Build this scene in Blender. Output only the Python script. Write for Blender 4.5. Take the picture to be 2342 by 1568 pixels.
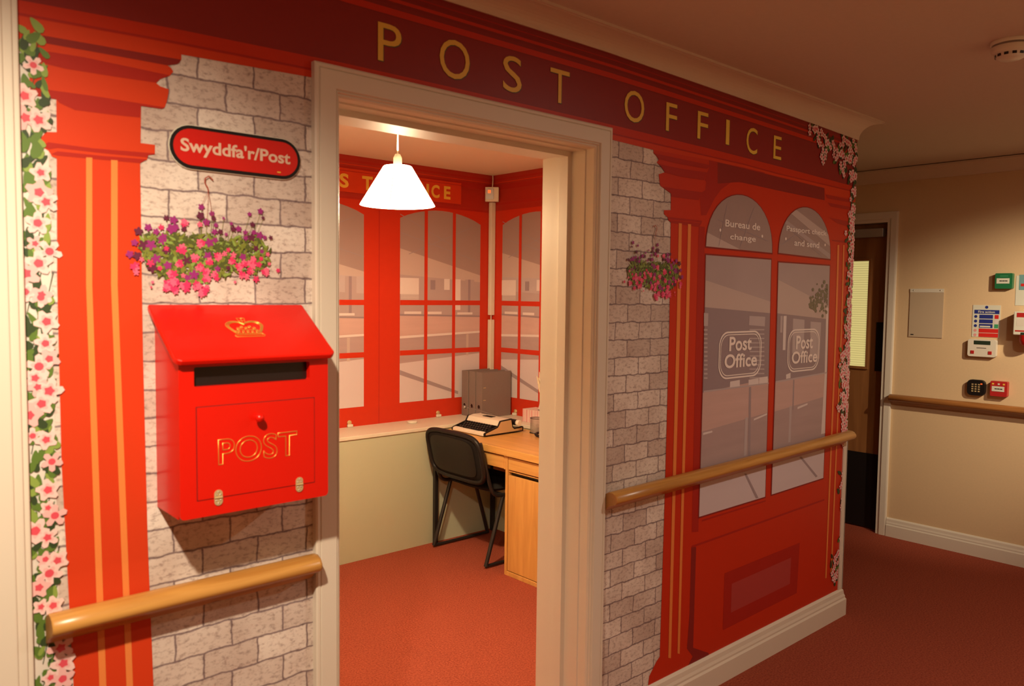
import bpy, bmesh, math, random
from mathutils import Vector, Matrix
from mathutils.geometry import tessellate_polygon
random.seed(7)
C = bpy.context.scene.collection
for o in list(bpy.data.objects): bpy.data.objects.remove(o)
pi = math.pi

# ---------------------------------------------------------------- camera
YAW, PITCH, ROLL, FPX = .7289, -.0603, .0121, 1805.3
CAM = Vector((0, -1.6976, 1.5))
_f = Vector((math.sin(YAW)*math.cos(PITCH), math.cos(YAW)*math.cos(PITCH), math.sin(PITCH)))
_r0 = _f.cross(Vector((0, 0, 1))).normalized(); _u0 = _r0.cross(_f)
_r = _r0*math.cos(ROLL)+_u0*math.sin(ROLL); _u = -_r0*math.sin(ROLL)+_u0*math.cos(ROLL)
cd = bpy.data.cameras.new('camera'); cam = bpy.data.objects.new('camera', cd); C.objects.link(cam)
cd.sensor_width = 36; cd.lens = 36*FPX/2342; cd.clip_start = .02
cam.matrix_world = Matrix(((_r.x, _u.x, -_f.x, CAM.x), (_r.y, _u.y, -_f.y, CAM.y), (_r.z, _u.z, -_f.z, CAM.z), (0, 0, 0, 1)))
cd.dof.use_dof = True; cd.dof.focus_distance = 4.2; cd.dof.aperture_fstop = 5.0
sc = bpy.context.scene; sc.camera = cam
sc.view_settings.view_transform = 'Standard'; sc.view_settings.look = 'None'
sc.view_settings.gamma = 1; sc.view_settings.use_curve_mapping = False
sc.view_settings.exposure = 0.0
w = bpy.data.worlds.new('world'); sc.world = w; w.use_nodes = True
w.node_tree.nodes['Background'].inputs[0].default_value = (.9, .7, .5, 1)
w.node_tree.nodes['Background'].inputs[1].default_value = .02

def disk_light(name, loc, watts, col, size=.16, blend=None):
    l = bpy.data.lights.new(name, 'AREA'); l.shape = 'DISK'; l.size = size; l.energy = watts; l.color = col
    o = bpy.data.objects.new(name, l); C.objects.link(o); o.location = loc
    return o
def point_light(name, loc, watts, col, r=.04):
    l = bpy.data.lights.new(name, 'POINT'); l.energy = watts; l.color = col; l.shadow_soft_size = r
    o = bpy.data.objects.new(name, l); C.objects.link(o); o.location = loc
    return o
def spot_light(name, loc, aim, watts, col, deg, r=.03, blend=1.0):
    l = bpy.data.lights.new(name, 'SPOT'); l.energy = watts; l.color = col; l.spot_size = math.radians(deg); l.spot_blend = blend; l.shadow_soft_size = r
    o = bpy.data.objects.new(name, l); C.objects.link(o); o.location = loc
    o.rotation_euler = (Vector(aim)-Vector(loc)).to_track_quat('-Z', 'Y').to_euler(); return o
WARM = (1, .80, .58)
disk_light('downlight_near', (-.05, -1.15, 2.285), 7, WARM)
disk_light('fill_disk_far', (2.9, -1.7, 2.285), 22, (1, .84, .66))  # unseen fill light added to brighten the far part of the corridor
spot_light('ceiling_spot_near', (-.05, -1.15, 2.27), (.42, 0, .90), 168, (1, .80, .56), 78)
spot_light('ceiling_spot_far', (3.75, -1.75, 2.26), (5.1, -.30, 1.15), 215, (1, .80, .54), 48)
point_light('pendant_bulb', (1.75, .95, 1.86), 95, (1, .74, .44), .035)
spot_light('pendant_top_glow', (1.75, .95, 2.06), (1.75, .95, 2.3), 7, (1, .78, .50), 165, .03)

# ---------------------------------------------------------------- pixel of the photo -> point on a plane of the place
def ray(px, py): return _f+_r*((px-1171)/FPX)-_u*((py-784)/FPX)
def W(px, py, y=0.0):
    d = ray(px, py); t = (y-CAM.y)/d.y; p = CAM+d*t; return (p.x, p.z)
def SX(px, py, x):
    d = ray(px, py); t = (x-CAM.x)/d.x; p = CAM+d*t; return (p.y, p.z)
def ZP(px, py, z):
    d = ray(px, py); t = (z-CAM.z)/d.z; p = CAM+d*t; return (p.x, p.y)
YB, XR, XE, ZCI, ZC = 2.4, 3.47, 5.1, 2.30, 2.315
STEP = .00035
_lay = [0]
def nl():
    _lay[0] += 1; return (_lay[0] % 28)*.000012
def PF(L): k = nl(); return lambda a, b: (a, -.0008-STEP*L-k, b)          # front wall mural
def PB(L): k = nl(); return lambda a, b: (a, YB-.0008-STEP*L-k, b)        # back wall of the room
def PR(L): k = nl(); return lambda a, b: (XR-.0008-STEP*L-k, a, b)        # right wall of the room
def PE(L, x=XE): return lambda a, b: (x-.0008-STEP*L, a, b)   # end wall

# ---------------------------------------------------------------- materials
def mat(name, col, rough=.6, metal=0, spec=.5, noise=None, emis=None, estr=0, bump=None, coat=0):
    m = bpy.data.materials.new(name); m.use_nodes = True; nt = m.node_tree; b = nt.nodes['Principled BSDF']
    b.inputs['Base Color'].default_value = (*col, 1); b.inputs['Roughness'].default_value = rough
    b.inputs['Metallic'].default_value = metal; b.inputs['Specular IOR Level'].default_value = spec
    b.inputs['Coat Weight'].default_value = coat
    if emis: b.inputs['Emission Color'].default_value = (*emis, 1); b.inputs['Emission Strength'].default_value = estr
    if noise:   # (scale, amount, stretch)
        tc = nt.nodes.new('ShaderNodeTexCoord'); mp = nt.nodes.new('ShaderNodeMapping'); mp.inputs['Scale'].default_value = noise[2]
        n = nt.nodes.new('ShaderNodeTexNoise'); n.inputs['Scale'].default_value = noise[0]; n.inputs['Detail'].default_value = 5
        mx = nt.nodes.new('ShaderNodeMix'); mx.data_type = 'RGBA'
        mx.inputs[6].default_value = (*[c*(1-noise[1]) for c in col], 1); mx.inputs[7].default_value = (*[min(1, c*(1+noise[1])) for c in col], 1)
        nt.links.new(tc.outputs['Object'], mp.inputs[0]); nt.links.new(mp.outputs[0], n.inputs['Vector'])
        nt.links.new(n.outputs['Fac'], mx.inputs[0]); nt.links.new(mx.outputs[2], b.inputs['Base Color'])
        if bump:
            bp = nt.nodes.new('ShaderNodeBump'); bp.inputs['Strength'].default_value = bump[0]; bp.inputs['Distance'].default_value = bump[1]
            nt.links.new(n.outputs['Fac'], bp.inputs['Height']); nt.links.new(bp.outputs[0], b.inputs['Normal'])
    return m
N1 = (1, 1, 1)
def brick_mat():
    m = bpy.data.materials.new('printed_brick'); m.use_nodes = True; nt = m.node_tree; b = nt.nodes['Principled BSDF']; L = nt.links.new; N = nt.nodes.new
    tc = N('ShaderNodeTexCoord'); sep = N('ShaderNodeSeparateXYZ'); L(tc.outputs['Object'], sep.inputs[0])
    cmb = N('ShaderNodeCombineXYZ')
    ax = N('ShaderNodeMath'); ax.operation = 'SUBTRACT'; ax.inputs[1].default_value = .014; L(sep.outputs[0], ax.inputs[0])
    az = N('ShaderNodeMath'); az.operation = 'SUBTRACT'; az.inputs[1].default_value = .0069; L(sep.outputs[2], az.inputs[0])
    L(ax.outputs[0], cmb.inputs[0]); L(az.outputs[0], cmb.inputs[1])
    nz = N('ShaderNodeTexNoise'); nz.inputs['Scale'].default_value = 26; nz.inputs['Detail'].default_value = 3; L(tc.outputs['Object'], nz.inputs['Vector'])
    s = N('ShaderNodeVectorMath'); s.operation = 'SUBTRACT'; s.inputs[1].default_value = (.5, .5, .5); L(nz.outputs['Color'], s.inputs[0])
    s2 = N('ShaderNodeVectorMath'); s2.operation = 'SCALE'; s2.inputs['Scale'].default_value = .014; L(s.outputs[0], s2.inputs[0])
    a = N('ShaderNodeVectorMath'); a.operation = 'ADD'; L(cmb.outputs[0], a.inputs[0]); L(s2.outputs[0], a.inputs[1])
    br = N('ShaderNodeTexBrick'); br.offset = .5; br.offset_frequency = 2; br.squash = 1
    br.inputs['Scale'].default_value = 1; br.inputs['Brick Width'].default_value = .122; br.inputs['Row Height'].default_value = .0587
    br.inputs['Mortar Size'].default_value = .0034; br.inputs['Mortar Smooth'].default_value = .8; br.inputs['Bias'].default_value = .15
    br.inputs['Color1'].default_value = (.56, .46, .41, 1); br.inputs['Color2'].default_value = (.80, .73, .67, 1); br.inputs['Mortar'].default_value = (.25, .19, .20, 1)
    L(a.outputs[0], br.inputs['Vector'])
    mp = N('ShaderNodeMapping'); mp.inputs['Scale'].default_value = (1, 1, 1.8); L(tc.outputs['Object'], mp.inputs[0])
    n2 = N('ShaderNodeTexNoise'); n2.inputs['Scale'].default_value = 62; n2.inputs['Detail'].default_value = 9; n2.inputs['Roughness'].default_value = .72; L(mp.outputs[0], n2.inputs['Vector'])
    r2 = N('ShaderNodeValToRGB'); r2.color_ramp.elements[0].position = .36; r2.color_ramp.elements[0].color = (.58, .52, .52, 1); r2.color_ramp.elements[1].position = .50; r2.color_ramp.elements[1].color = (1, 1, 1, 1)
    L(n2.outputs['Fac'], r2.inputs[0])
    n3 = N('ShaderNodeTexNoise'); n3.inputs['Scale'].default_value = 7; n3.inputs['Detail'].default_value = 4; L(tc.outputs['Object'], n3.inputs['Vector'])
    r3 = N('ShaderNodeValToRGB'); r3.color_ramp.elements[0].position = .3; r3.color_ramp.elements[0].color = (.78, .72, .70, 1); r3.color_ramp.elements[1].position = .65
    L(n3.outputs['Fac'], r3.inputs[0])
    m1 = N('ShaderNodeMix'); m1.data_type = 'RGBA'; m1.blend_type = 'MULTIPLY'; m1.inputs[0].default_value = 1; L(br.outputs['Color'], m1.inputs[6]); L(r2.outputs[0], m1.inputs[7])
    m2 = N('ShaderNodeMix'); m2.data_type = 'RGBA'; m2.blend_type = 'MULTIPLY'; m2.inputs[0].default_value = 1; L(m1.outputs[2], m2.inputs[6]); L(r3.outputs[0], m2.inputs[7])
    L(m2.outputs[2], b.inputs['Base Color']); b.inputs['Roughness'].default_value = .55; b.inputs['Specular IOR Level'].default_value = .3
    return m
def wood_mat(name, c1, c2, axis, scale=14, stretch=.06, rough=.35, knots=False):
    m = bpy.data.materials.new(name); m.use_nodes = True; nt = m.node_tree; b = nt.nodes['Principled BSDF']; L = nt.links.new; N = nt.nodes.new
    tc = N('ShaderNodeTexCoord'); mp = N('ShaderNodeMapping'); sv = [1, 1, 1]; sv[axis] = stretch; mp.inputs['Scale'].default_value = sv; L(tc.outputs['Object'], mp.inputs[0])
    n = N('ShaderNodeTexNoise'); n.inputs['Scale'].default_value = scale*3; n.inputs['Detail'].default_value = 6; n.inputs['Distortion'].default_value = .8; L(mp.outputs[0], n.inputs['Vector'])
    r = N('ShaderNodeValToRGB'); r.color_ramp.elements[0].position = .35; r.color_ramp.elements[0].color = (*c1, 1); r.color_ramp.elements[1].position = .65; r.color_ramp.elements[1].color = (*c2, 1)
    L(n.outputs['Fac'], r.inputs[0]); out = r.outputs[0]
    if knots:
        v = N('ShaderNodeTexVoronoi'); v.inputs['Scale'].default_value = 4.2; mk = N('ShaderNodeMapping'); mk.inputs['Location'].default_value = (.31, .2, .13); sk = [1.6, 1.6, 1.6]; sk[axis] = .9; mk.inputs['Scale'].default_value = sk
        L(tc.outputs['Object'], mk.inputs[0]); L(mk.outputs[0], v.inputs['Vector'])
        rk = N('ShaderNodeValToRGB'); rk.color_ramp.elements[0].position = .02; rk.color_ramp.elements[0].color = (.28, .18, .12, 1); rk.color_ramp.elements[1].position = .075
        L(v.outputs['Distance'], rk.inputs[0]); mx = N('ShaderNodeMix'); mx.data_type = 'RGBA'; mx.blend_type = 'MULTIPLY'; mx.inputs[0].default_value = 1
        L(out, mx.inputs[6]); L(rk.outputs[0], mx.inputs[7]); out = mx.outputs[2]
    L(out, b.inputs['Base Color']); b.inputs['Roughness'].default_value = rough
    return m
M = dict(
    brick=brick_mat(),
    red=mat('print_red', (.55, .032, .009), .42, spec=.3), red2=mat('print_red_bright', (.62, .048, .011), .42, spec=.3),
    redm=mat('print_red_mid', (.40, .02, .012), .42, spec=.3), redd=mat('print_red_dark', (.25, .020, .017), .42, spec=.3),
    maroon=mat('print_maroon', (.27, .024, .022), .42, spec=.3), orange=mat('print_orange', (.78, .24, .06), .45, spec=.3),
    yellow=mat('print_yellow', (.82, .54, .07), .45), green_edge=mat('print_letter_shadow', (.08, .07, .02), .5),
    glassp=mat('print_pane', (.42, .33, .34), .4, noise=(3, .12, N1)), ceil_p=mat('print_ceiling', (.36, .26, .25), .4),
    soffit=mat('print_soffit', (.52, .41, .39), .4), shelf=mat('print_shelf', (.30, .23, .26), .4), shelf2=mat('print_shelf_pale', (.48, .40, .42), .4),
    counter=mat('print_counter', (.56, .38, .36), .4, noise=(9, .12, (.25, 1, 3))), counter2=mat('print_counter_low', (.42, .31, .32), .4, noise=(9, .12, (.25, 1, 3))),
    pfloor=mat('print_floor', (.62, .54, .58), .4), pline=mat('print_line', (.34, .27, .30), .4), pwhite=mat('print_white', (.70, .62, .62), .4), pgreen=mat('print_plant', (.20, .18, .12), .5),
    caption=mat('print_caption', (.85, .76, .72), .5),
    white_leaf=mat('print_vine_ground', (.72, .68, .62), .5), leaf=mat('print_leaf', (.10, .19, .03), .5), leaf2=mat('print_leaf_light', (.24, .36, .07), .5), leafd=mat('print_leaf_dark', (.03, .06, .02), .5),
    blossom=mat('print_blossom', (.85, .62, .60), .5), blossom2=mat('print_blossom_rose', (.80, .48, .48), .5), bcore=mat('print_blossom_core', (.70, .08, .12), .5),
    purple=mat('print_purple', (.30, .02, .19), .5), purple2=mat('print_purple_deep', (.12, .012, .05), .5), pink=mat('print_pink', (.70, .03, .14), .5), pink2=mat('print_pink_light', (.80, .13, .25), .5),
    fol=mat('print_foliage', (.19, .22, .03), .5), fol2=mat('print_foliage_dark', (.08, .10, .02), .5), hook=mat('print_hook', (.35, .06, .03), .5),
    white=mat('white_gloss_paint', (.72, .66, .56), .48, noise=(5, .03, N1)), wallc=mat('cream_wall_paint', (.68, .50, .30), .7, noise=(90, .04, N1), bump=(.15, .002)),
    ceil=mat('ceiling_paint', (.62, .52, .44), .8, noise=(60, .04, N1)), ceili=mat('room_ceiling_paint', (.84, .78, .64), .8),
    cornice=mat('cornice_paint', (.70, .60, .50), .6), ledge=mat('ledge_white', (.74, .70, .58), .4), panel=mat('boxing_panel', (.52, .55, .40), .5, noise=(3, .03, N1)),
    postbox=mat('postbox_red_paint', (.66, .008, .002), .32, spec=.35, coat=.12), slot=mat('slot_dark', (.012, .008, .008), .3), gold=mat('gold_paint', (.80, .42, .08), .3, metal=.6), brass=mat('brass', (.62, .47, .24), .4, metal=.35), screw=mat('steel_screw', (.6, .58, .55), .3, metal=1),
    black=mat('black_plastic', (.010, .008, .008), .45, spec=.3), blackf=mat('black_fabric', (.009, .008, .008), .8, spec=.2), blackm=mat('black_metal', (.014, .013, .013), .4),
    signred=mat('sign_red', (.60, .012, .008), .35), signtext=mat('sign_letters', (.74, .52, .40), .5),
    pine=wood_mat('pine_rail', (.42, .19, .04), (.58, .30, .075), 0, knots=True, rough=.3), piney=wood_mat('pine_rail_end', (.28, .11, .03), (.40, .17, .05), 1, knots=True, rough=.3),
    pine_end=mat('pine_end_grain', (.42, .20, .06), .5, noise=(60, .2, N1)),
    oak=wood_mat('desk_oak', (.58, .29, .075), (.70, .38, .11), 1, 9, .08), oakv=wood_mat('desk_oak_upright', (.58, .29, .075), (.70, .38, .11), 2, 9, .08),
    doorw=wood_mat('door_veneer', (.22, .09, .03), (.30, .13, .045), 2, 6, .08), grey=mat('binder_grey', (.20, .15, .135), .5, noise=(200, .1, N1)), paper=mat('paper_edge', (.65, .60, .52), .7), metal=mat('wire_metal', (.30, .28, .27), .35, metal=.8),
    tw_white=mat('typewriter_cream', (.78, .70, .58), .4), tw_side=mat('typewriter_tan', (.50, .34, .17), .45), key=mat('key_black', (.015, .012, .012), .25), keylet=mat('key_letters', (.35, .32, .28), .4),
    tissue=mat('tissue_paper', (.85, .72, .68), .8), pinkb=mat('tissue_box_pink', (.72, .30, .30), .6), pinkl=mat('tissue_box_pale', (.80, .58, .52), .6), palepl=mat('pale_plastic', (.70, .66, .56), .4),
    alu=mat('aluminium', (.45, .45, .46), .35, metal=.6), green=mat('callpoint_green', (.015, .16, .06), .35), callred=mat('callpoint_red', (.45, .02, .02), .35), blue=mat('sign_blue', (.015, .03, .22), .5), sgreen=mat('sign_green', (.05, .32, .14), .5), sred=mat('sign_red_panel', (.62, .02, .015), .5),
    signw=mat('sign_white', (.66, .66, .56), .5), lcd=mat('lcd_dark', (.02, .04, .025), .2), teal=mat('poster_teal', (.16, .34, .36), .6), neon=mat('neon_red', (.6, .03, .01), .4, emis=(1, .12, .02), estr=1.5), plate=mat('clear_acrylic_sheet', (.52, .41, .29), .2),
)
def carpet():
    m = bpy.data.materials.new('carpet'); m.use_nodes = True; nt = m.node_tree; b = nt.nodes['Principled BSDF']; L = nt.links.new; N = nt.nodes.new
    tc = N('ShaderNodeTexCoord'); n = N('ShaderNodeTexNoise'); n.inputs['Scale'].default_value = 130; n.inputs['Detail'].default_value = 6; n.inputs['Roughness'].default_value = .8; L(tc.outputs['Object'], n.inputs['Vector'])
    r = N('ShaderNodeValToRGB'); r.color_ramp.elements[0].position = .35; r.color_ramp.elements[0].color = (.20, .034, .020, 1); r.color_ramp.elements[1].position = .65; r.color_ramp.elements[1].color = (.44, .105, .055, 1)
    L(n.outputs['Fac'], r.inputs[0]); L(r.outputs[0], b.inputs['Base Color']); b.inputs['Roughness'].default_value = .95; b.inputs['Specular IOR Level'].default_value = .1
    bp = N('ShaderNodeBump'); bp.inputs['Strength'].default_value = .5; bp.inputs['Distance'].default_value = .004; L(n.outputs['Fac'], bp.inputs['Height']); L(bp.outputs[0], b.inputs['Normal'])
    return m
M['carpet'] = carpet()
def shade_mat():
    m = bpy.data.materials.new('lamp_shade_fabric'); m.use_nodes = True; nt = m.node_tree; b = nt.nodes['Principled BSDF']
    b.inputs['Base Color'].default_value = (.9, .82, .68, 1); b.inputs['Roughness'].default_value = .8
    b.inputs['Emission Color'].default_value = (1, .80, .50, 1); b.inputs['Emission Strength'].default_value = 12
    return m
M['shade'] = shade_mat()
def blind_mat():
    m = bpy.data.materials.new('lit_blind_glass'); m.use_nodes = True; nt = m.node_tree; b = nt.nodes['Principled BSDF']; L = nt.links.new; N = nt.nodes.new
    tc = N('ShaderNodeTexCoord'); sp = N('ShaderNodeSeparateXYZ'); L(tc.outputs['Object'], sp.inputs[0])
    mu = N('ShaderNodeMath'); mu.operation = 'MULTIPLY'; mu.inputs[1].default_value = 420; L(sp.outputs[2], mu.inputs[0])
    si = N('ShaderNodeMath'); si.operation = 'SINE'; L(mu.outputs[0], si.inputs[0])
    mr = N('ShaderNodeMapRange'); mr.inputs[1].default_value = -1; mr.inputs[2].default_value = 1; mr.inputs[3].default_value = .42; mr.inputs[4].default_value = .62; L(si.outputs[0], mr.inputs[0])
    b.inputs['Base Color'].default_value = (.3, .3, .15, 1); b.inputs['Emission Color'].default_value = (1, .82, .30, 1); L(mr.outputs[0], b.inputs['Emission Strength']); b.inputs['Roughness'].default_value = .1
    return m
M['blind'] = blind_mat()

# ---------------------------------------------------------------- mesh builder
class MB:
    def __init__(s): s.v = []; s.f = []; s.m = []; s.sm = []
    def add(s, vs, fs, m=0, smooth=False):
        k = len(s.v); s.v += [tuple(v) for v in vs]
        for f in fs: s.f.append([i+k for i in f]); s.m.append(m); s.sm.append(smooth)
        return s
    def box(s, a, b, m=0):
        x0, y0, z0 = a; x1, y1, z1 = b
        return s.add([(x0, y0, z0), (x1, y0, z0), (x1, y1, z0), (x0, y1, z0), (x0, y0, z1), (x1, y0, z1), (x1, y1, z1), (x0, y1, z1)],
                     [(3, 2, 1, 0), (4, 5, 6, 7), (0, 1, 5, 4), (1, 2, 6, 5), (2, 3, 7, 6), (3, 0, 4, 7)], m)
    def prism(s, pts, fn, t0, t1, m=0):      # pts 2D, fn(a,b,t)->3D
        n = len(pts); vs = [fn(a, b, t0) for a, b in pts]+[fn(a, b, t1) for a, b in pts]
        tri = tessellate_polygon([[Vector((a, b, 0)) for a, b in pts]])
        fs = [tuple(t) for t in tri]+[tuple(i+n for i in t) for t in tri]+[(i, (i+1) % n, (i+1) % n+n, i+n) for i in range(n)]
        return s.add(vs, fs, m)
    def flat(s, pts, fn, m=0, holes=()):
        loops = [list(pts)]+[list(h) for h in holes]
        tri = tessellate_polygon([[Vector((a, b, 0)) for a, b in l] for l in loops])
        vs = [fn(a, b) for l in loops for a, b in l]
        return s.add(vs, [tuple(t) for t in tri], m)
    def tube(s, pts, r, seg=8, m=0, closed=False, caps=True):
        pts = [Vector(p) for p in pts]; n = len(pts); rr = r if isinstance(r, (list, tuple)) else [r]*n
        vs = []; prev = None
        for i, p in enumerate(pts):
            if closed: t = (pts[(i+1) % n]-pts[i-1]).normalized()
            else: t = (pts[min(i+1, n-1)]-pts[max(i-1, 0)]).normalized()
            if prev is None:
                a = Vector((0, 0, 1)) if abs(t.z) < .9 else Vector((1, 0, 0)); u = t.cross(a).normalized()
            else: u = (prev-t*prev.dot(t)).normalized()
            prev = u; v = t.cross(u)
            for k in range(seg): an = 2*pi*k/seg; vs.append(p+(u*math.cos(an)+v*math.sin(an))*rr[i])
        fs = []
        for i in range(n if closed else n-1):
            j = (i+1) % n
            for k in range(seg): fs.append((i*seg+k, i*seg+(k+1) % seg, j*seg+(k+1) % seg, j*seg+k))
        s.add(vs, fs, m, True)
        if caps and not closed: s.add(vs[:seg], [tuple(range(seg))[::-1]], m); s.add(vs[-seg:], [tuple(range(seg))], m)
        return s
    def lathe(s, o, prof, seg=28, m=0, axis='z', caps=True):
        o = Vector(o); vs = []
        def P(r, h, an):
            c, d = r*math.cos(an), r*math.sin(an)
            return o+{'z': Vector((c, d, h)), 'y': Vector((c, h, d)), 'x': Vector((h, c, d))}[axis]
        for r, h in prof:
            for k in range(seg): vs.append(P(r, h, 2*pi*k/seg))
        fs = []
        for i in range(len(prof)-1):
            for k in range(seg): fs.append((i*seg+k, i*seg+(k+1) % seg, (i+1)*seg+(k+1) % seg, (i+1)*seg+k))
        s.add(vs, fs, m, True)
        if caps: s.add(vs[:seg], [tuple(range(seg))], m); s.add(vs[-seg:], [tuple(range(seg))], m)
        return s
    def build(s, name, mats, parent=None, bevel=0, seg=2, fix=True):
        me = bpy.data.meshes.new(name); me.from_pydata([tuple(v) for v in s.v], [], s.f)
        mats = mats if isinstance(mats, (list, tuple)) else [mats]
        for m_ in mats: me.materials.append(m_)
        me.polygons.foreach_set('material_index', s.m); me.polygons.foreach_set('use_smooth', s.sm)
        if fix:
            bm = bmesh.new(); bm.from_mesh(me); bmesh.ops.recalc_face_normals(bm, faces=bm.faces); bm.to_mesh(me); bm.free()
        me.update()
        o = bpy.data.objects.new(name, me); C.objects.link(o)
        if parent is not None: o.parent = parent; o.matrix_parent_inverse = parent.matrix_world.inverted() if False else Matrix.Translation(-parent.location)
        if bevel:
            b = o.modifiers.new('bevel', 'BEVEL'); b.width = bevel; b.segments = seg; b.limit_method = 'ANGLE'; b.angle_limit = .6
        return o
def thing(name, label, cat, loc=(0, 0, 0), group=None):
    o = bpy.data.objects.new(name, None); C.objects.link(o); o.location = loc; o.empty_display_size = .05
    o['label'] = label; o['category'] = cat
    if group: o['group'] = group
    return o
def tag(o, label, cat, group=None):
    o['label'] = label; o['category'] = cat
    if group: o['group'] = group
    return o
def struct(o): o['kind'] = 'structure'; return o
def text2d(s, x0, y0, x1, y1, offset=0.0, shear=0.0):
    """vertices and faces of a word fitted into the box x0..x1, y0..y1"""
    cu = bpy.data.curves.new('word', 'FONT'); cu.body = s; cu.size = 1; cu.offset = offset; cu.shear = shear; cu.resolution_u = 4
    ob = bpy.data.objects.new('word', cu); C.objects.link(ob); bpy.context.view_layer.update()
    me = bpy.data.meshes.new_from_object(ob.evaluated_get(bpy.context.evaluated_depsgraph_get()))
    vs = [(v.co.x, v.co.y) for v in me.vertices]; fs = [tuple(p.vertices) for p in me.polygons]
    bpy.data.objects.remove(ob); bpy.data.curves.remove(cu); bpy.data.meshes.remove(me)
    ax, bx = min(v[0] for v in vs), max(v[0] for v in vs); ay, by = min(v[1] for v in vs), max(v[1] for v in vs)
    kx = (x1-x0)/(bx-ax) if bx > ax else 1; ky = (y1-y0)/(by-ay)
    return [(x0+(v[0]-ax)*kx, y0+(v[1]-ay)*ky) for v in vs], fs
def word(mb, s, box, fn, m=0, offset=0.0, mirror=False):
    x0, y0, x1, y1 = box
    vs, fs = text2d(s, x0, y0, x1, y1, offset)
    if mirror: vs = [(x0+x1-a, b) for a, b in vs]
    mb.add([fn(a, b) for a, b in vs], fs, m)
def px(pts, f=W): return [f(a, b) for a, b in pts]
def strip(top, bot): return list(top)+list(bot)[::-1]

# ================================================================ STRUCTURE
FZ = 0.0
struct(MB().box((-2, -2.45, -.05), (6.2, 2.6, 0)).build('floor', M['carpet']))
X0, X1, WT = .95, 1.85, .20
struct(MB().box((-2, 0, 0), (X0, WT, 2.5)).box((X1, 0, 0), (3.63, WT, 2.5)).box((X0, 0, 1.965), (X1, WT, 2.5)).build('wall_front', M['wallc']))
struct(MB().box((XR, WT, 0), (3.63, 2.55, 2.5)).build('wall_room_right', M['wallc']))
struct(MB().box((.5, YB, 0), (XR, 2.55, 2.5)).build('wall_room_back', M['wallc']))
struct(MB().box((.45, WT, 0), (.6, YB, 2.5)).build('wall_room_left', M['wallc']))
struct(MB().box((.45, WT, ZCI), (XR, YB, ZCI+.05)).build('ceiling_room', M['ceili']))
struct(MB().box((-2, -2.45, ZC), (5.2, 0, ZC+.05)).box((3.63, 0, ZC), (5.2, 2.55, ZC+.05)).build('ceiling', M['ceil']))
DY0, DY1, DZ = .455, 1.30, 2.0      # doorway in the end wall
struct(MB().box((XE, -2.45, 0), (XE+.12, DY0, 2.5)).box((XE, DY1, 0), (XE+.12, 2.55, 2.5)).box((XE, DY0, DZ), (XE+.12, DY1, 2.5)).build('wall_end', M['wallc']))
struct(MB().box((-2, -2.55, 0), (5.2, -2.45, 2.5)).build('wall_opposite', M['wallc']))
struct(MB().box((-2.1, -2.45, 0), (-2, 0, 2.5)).build('wall_left', M['wallc']))
struct(MB().box((3.63, 2.45, 0), (5.1, 2.55, 2.5)).build('wall_recess', M['wallc']))
# cornice over the shopfront, mitred round the corner
def cove(z0, z1, d, n=8):
    p = [(0, z0), (.006, z0)]
    for i in range(n+1):
        t = i/n*pi/2; p.append((.006+(d-.016)*(1-math.cos(t)), z0+.003+(z1-z0-.012)*math.sin(t)))
    return p+[(d-.008, z1-.008), (d, z1-.008), (d, z1)]
def corn():
    mb = MB(); path = [(-2, 2.262), (1.2, 2.264), (1.9, 2.265), (2.7, 2.252), (3.3, 2.240), (3.63, 2.231)]
    rings = []
    for i, (x, zb) in enumerate(path):
        pr = cove(zb, ZC, .086); last = i == len(path)-1
        rings.append([(x+(o if last else 0), -o, z) for o, z in pr])
    pr = cove(2.231, ZC, .086); rings.append([(3.63+o, 2.4, z) for o, z in pr])
    n = len(pr); vs = [v for r in rings for v in r]
    fs = [(i*n+k, i*n+k+1, (i+1)*n+k+1, (i+1)*n+k) for i in range(len(rings)-1) for k in range(n-1)]
    return mb.add(vs, fs, 0, False)
struct(corn().build('trim_2', M['cornice']))
def corn_end():
    mb = MB(); pr = [(0, 2.235), (.006, 2.235), (.02, 2.25), (.05, 2.29), (.07, 2.300), (.07, 2.311)]; n = len(pr)
    vs = [(XE-o, -2.45, z) for o, z in pr]+[(XE-o, 2.45, z) for o, z in pr]
    return mb.add(vs, [(k, k+1, n+k+1, n+k) for k in range(n-1)])
struct(corn_end().build('trim_1', M['cornice']))
# skirting boards
def skirt_prof(h, d): return [(0, 0), (d, 0), (d, h*.60), (d*.78, h*.66), (d*.78, h*.72), (d*.6, h*.80), (d*.5, h*.93), (d*.2, h), (0, h)]
def skirting():
    pr = skirt_prof(.128, .022); n = len(pr); mb = MB()
    rings = [[(1.915, -o, z) for o, z in pr], [(3.63+o, -o, z) for o, z in pr], [(3.63+o, 2.4, z) for o, z in pr]]
    vs = [v for r in rings for v in r]
    return mb.add(vs, [(i*n+k, i*n+(k+1) % n, (i+1)*n+(k+1) % n, (i+1)*n+k) for i in range(2) for k in range(n)]+[tuple(range(n))])
struct(skirting().build('baseboard_front', M['white']))
def skirt_end():
    pr = skirt_prof(.118, .02); n = len(pr); mb = MB()
    for y0, y1 in ((-2.45, DY0-.055), (DY1+.055, 2.45)):
        vs = [(XE-o, y0, z) for o, z in pr]+[(XE-o, y1, z) for o, z in pr]
        mb.add(vs, [(k, (k+1) % n, n+(k+1) % n, n+k) for k in range(n)]+[tuple(range(n)), tuple(range(n, 2*n))])
    return mb
struct(skirt_end().build('baseboard_end', M['white']))
struct(MB().prism(skirt_prof(.128, .022), lambda o, z, t: (t, -o, z), .297, .886).build('baseboard_left', M['white']))
# corner guard below the rail
struct(MB().box((3.598, -.008, .128), (3.636, 0, .862)).box((3.628, -.008, .128), (3.638, .035, .862)).build('trim_3', M['white'], bevel=.002))
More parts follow.
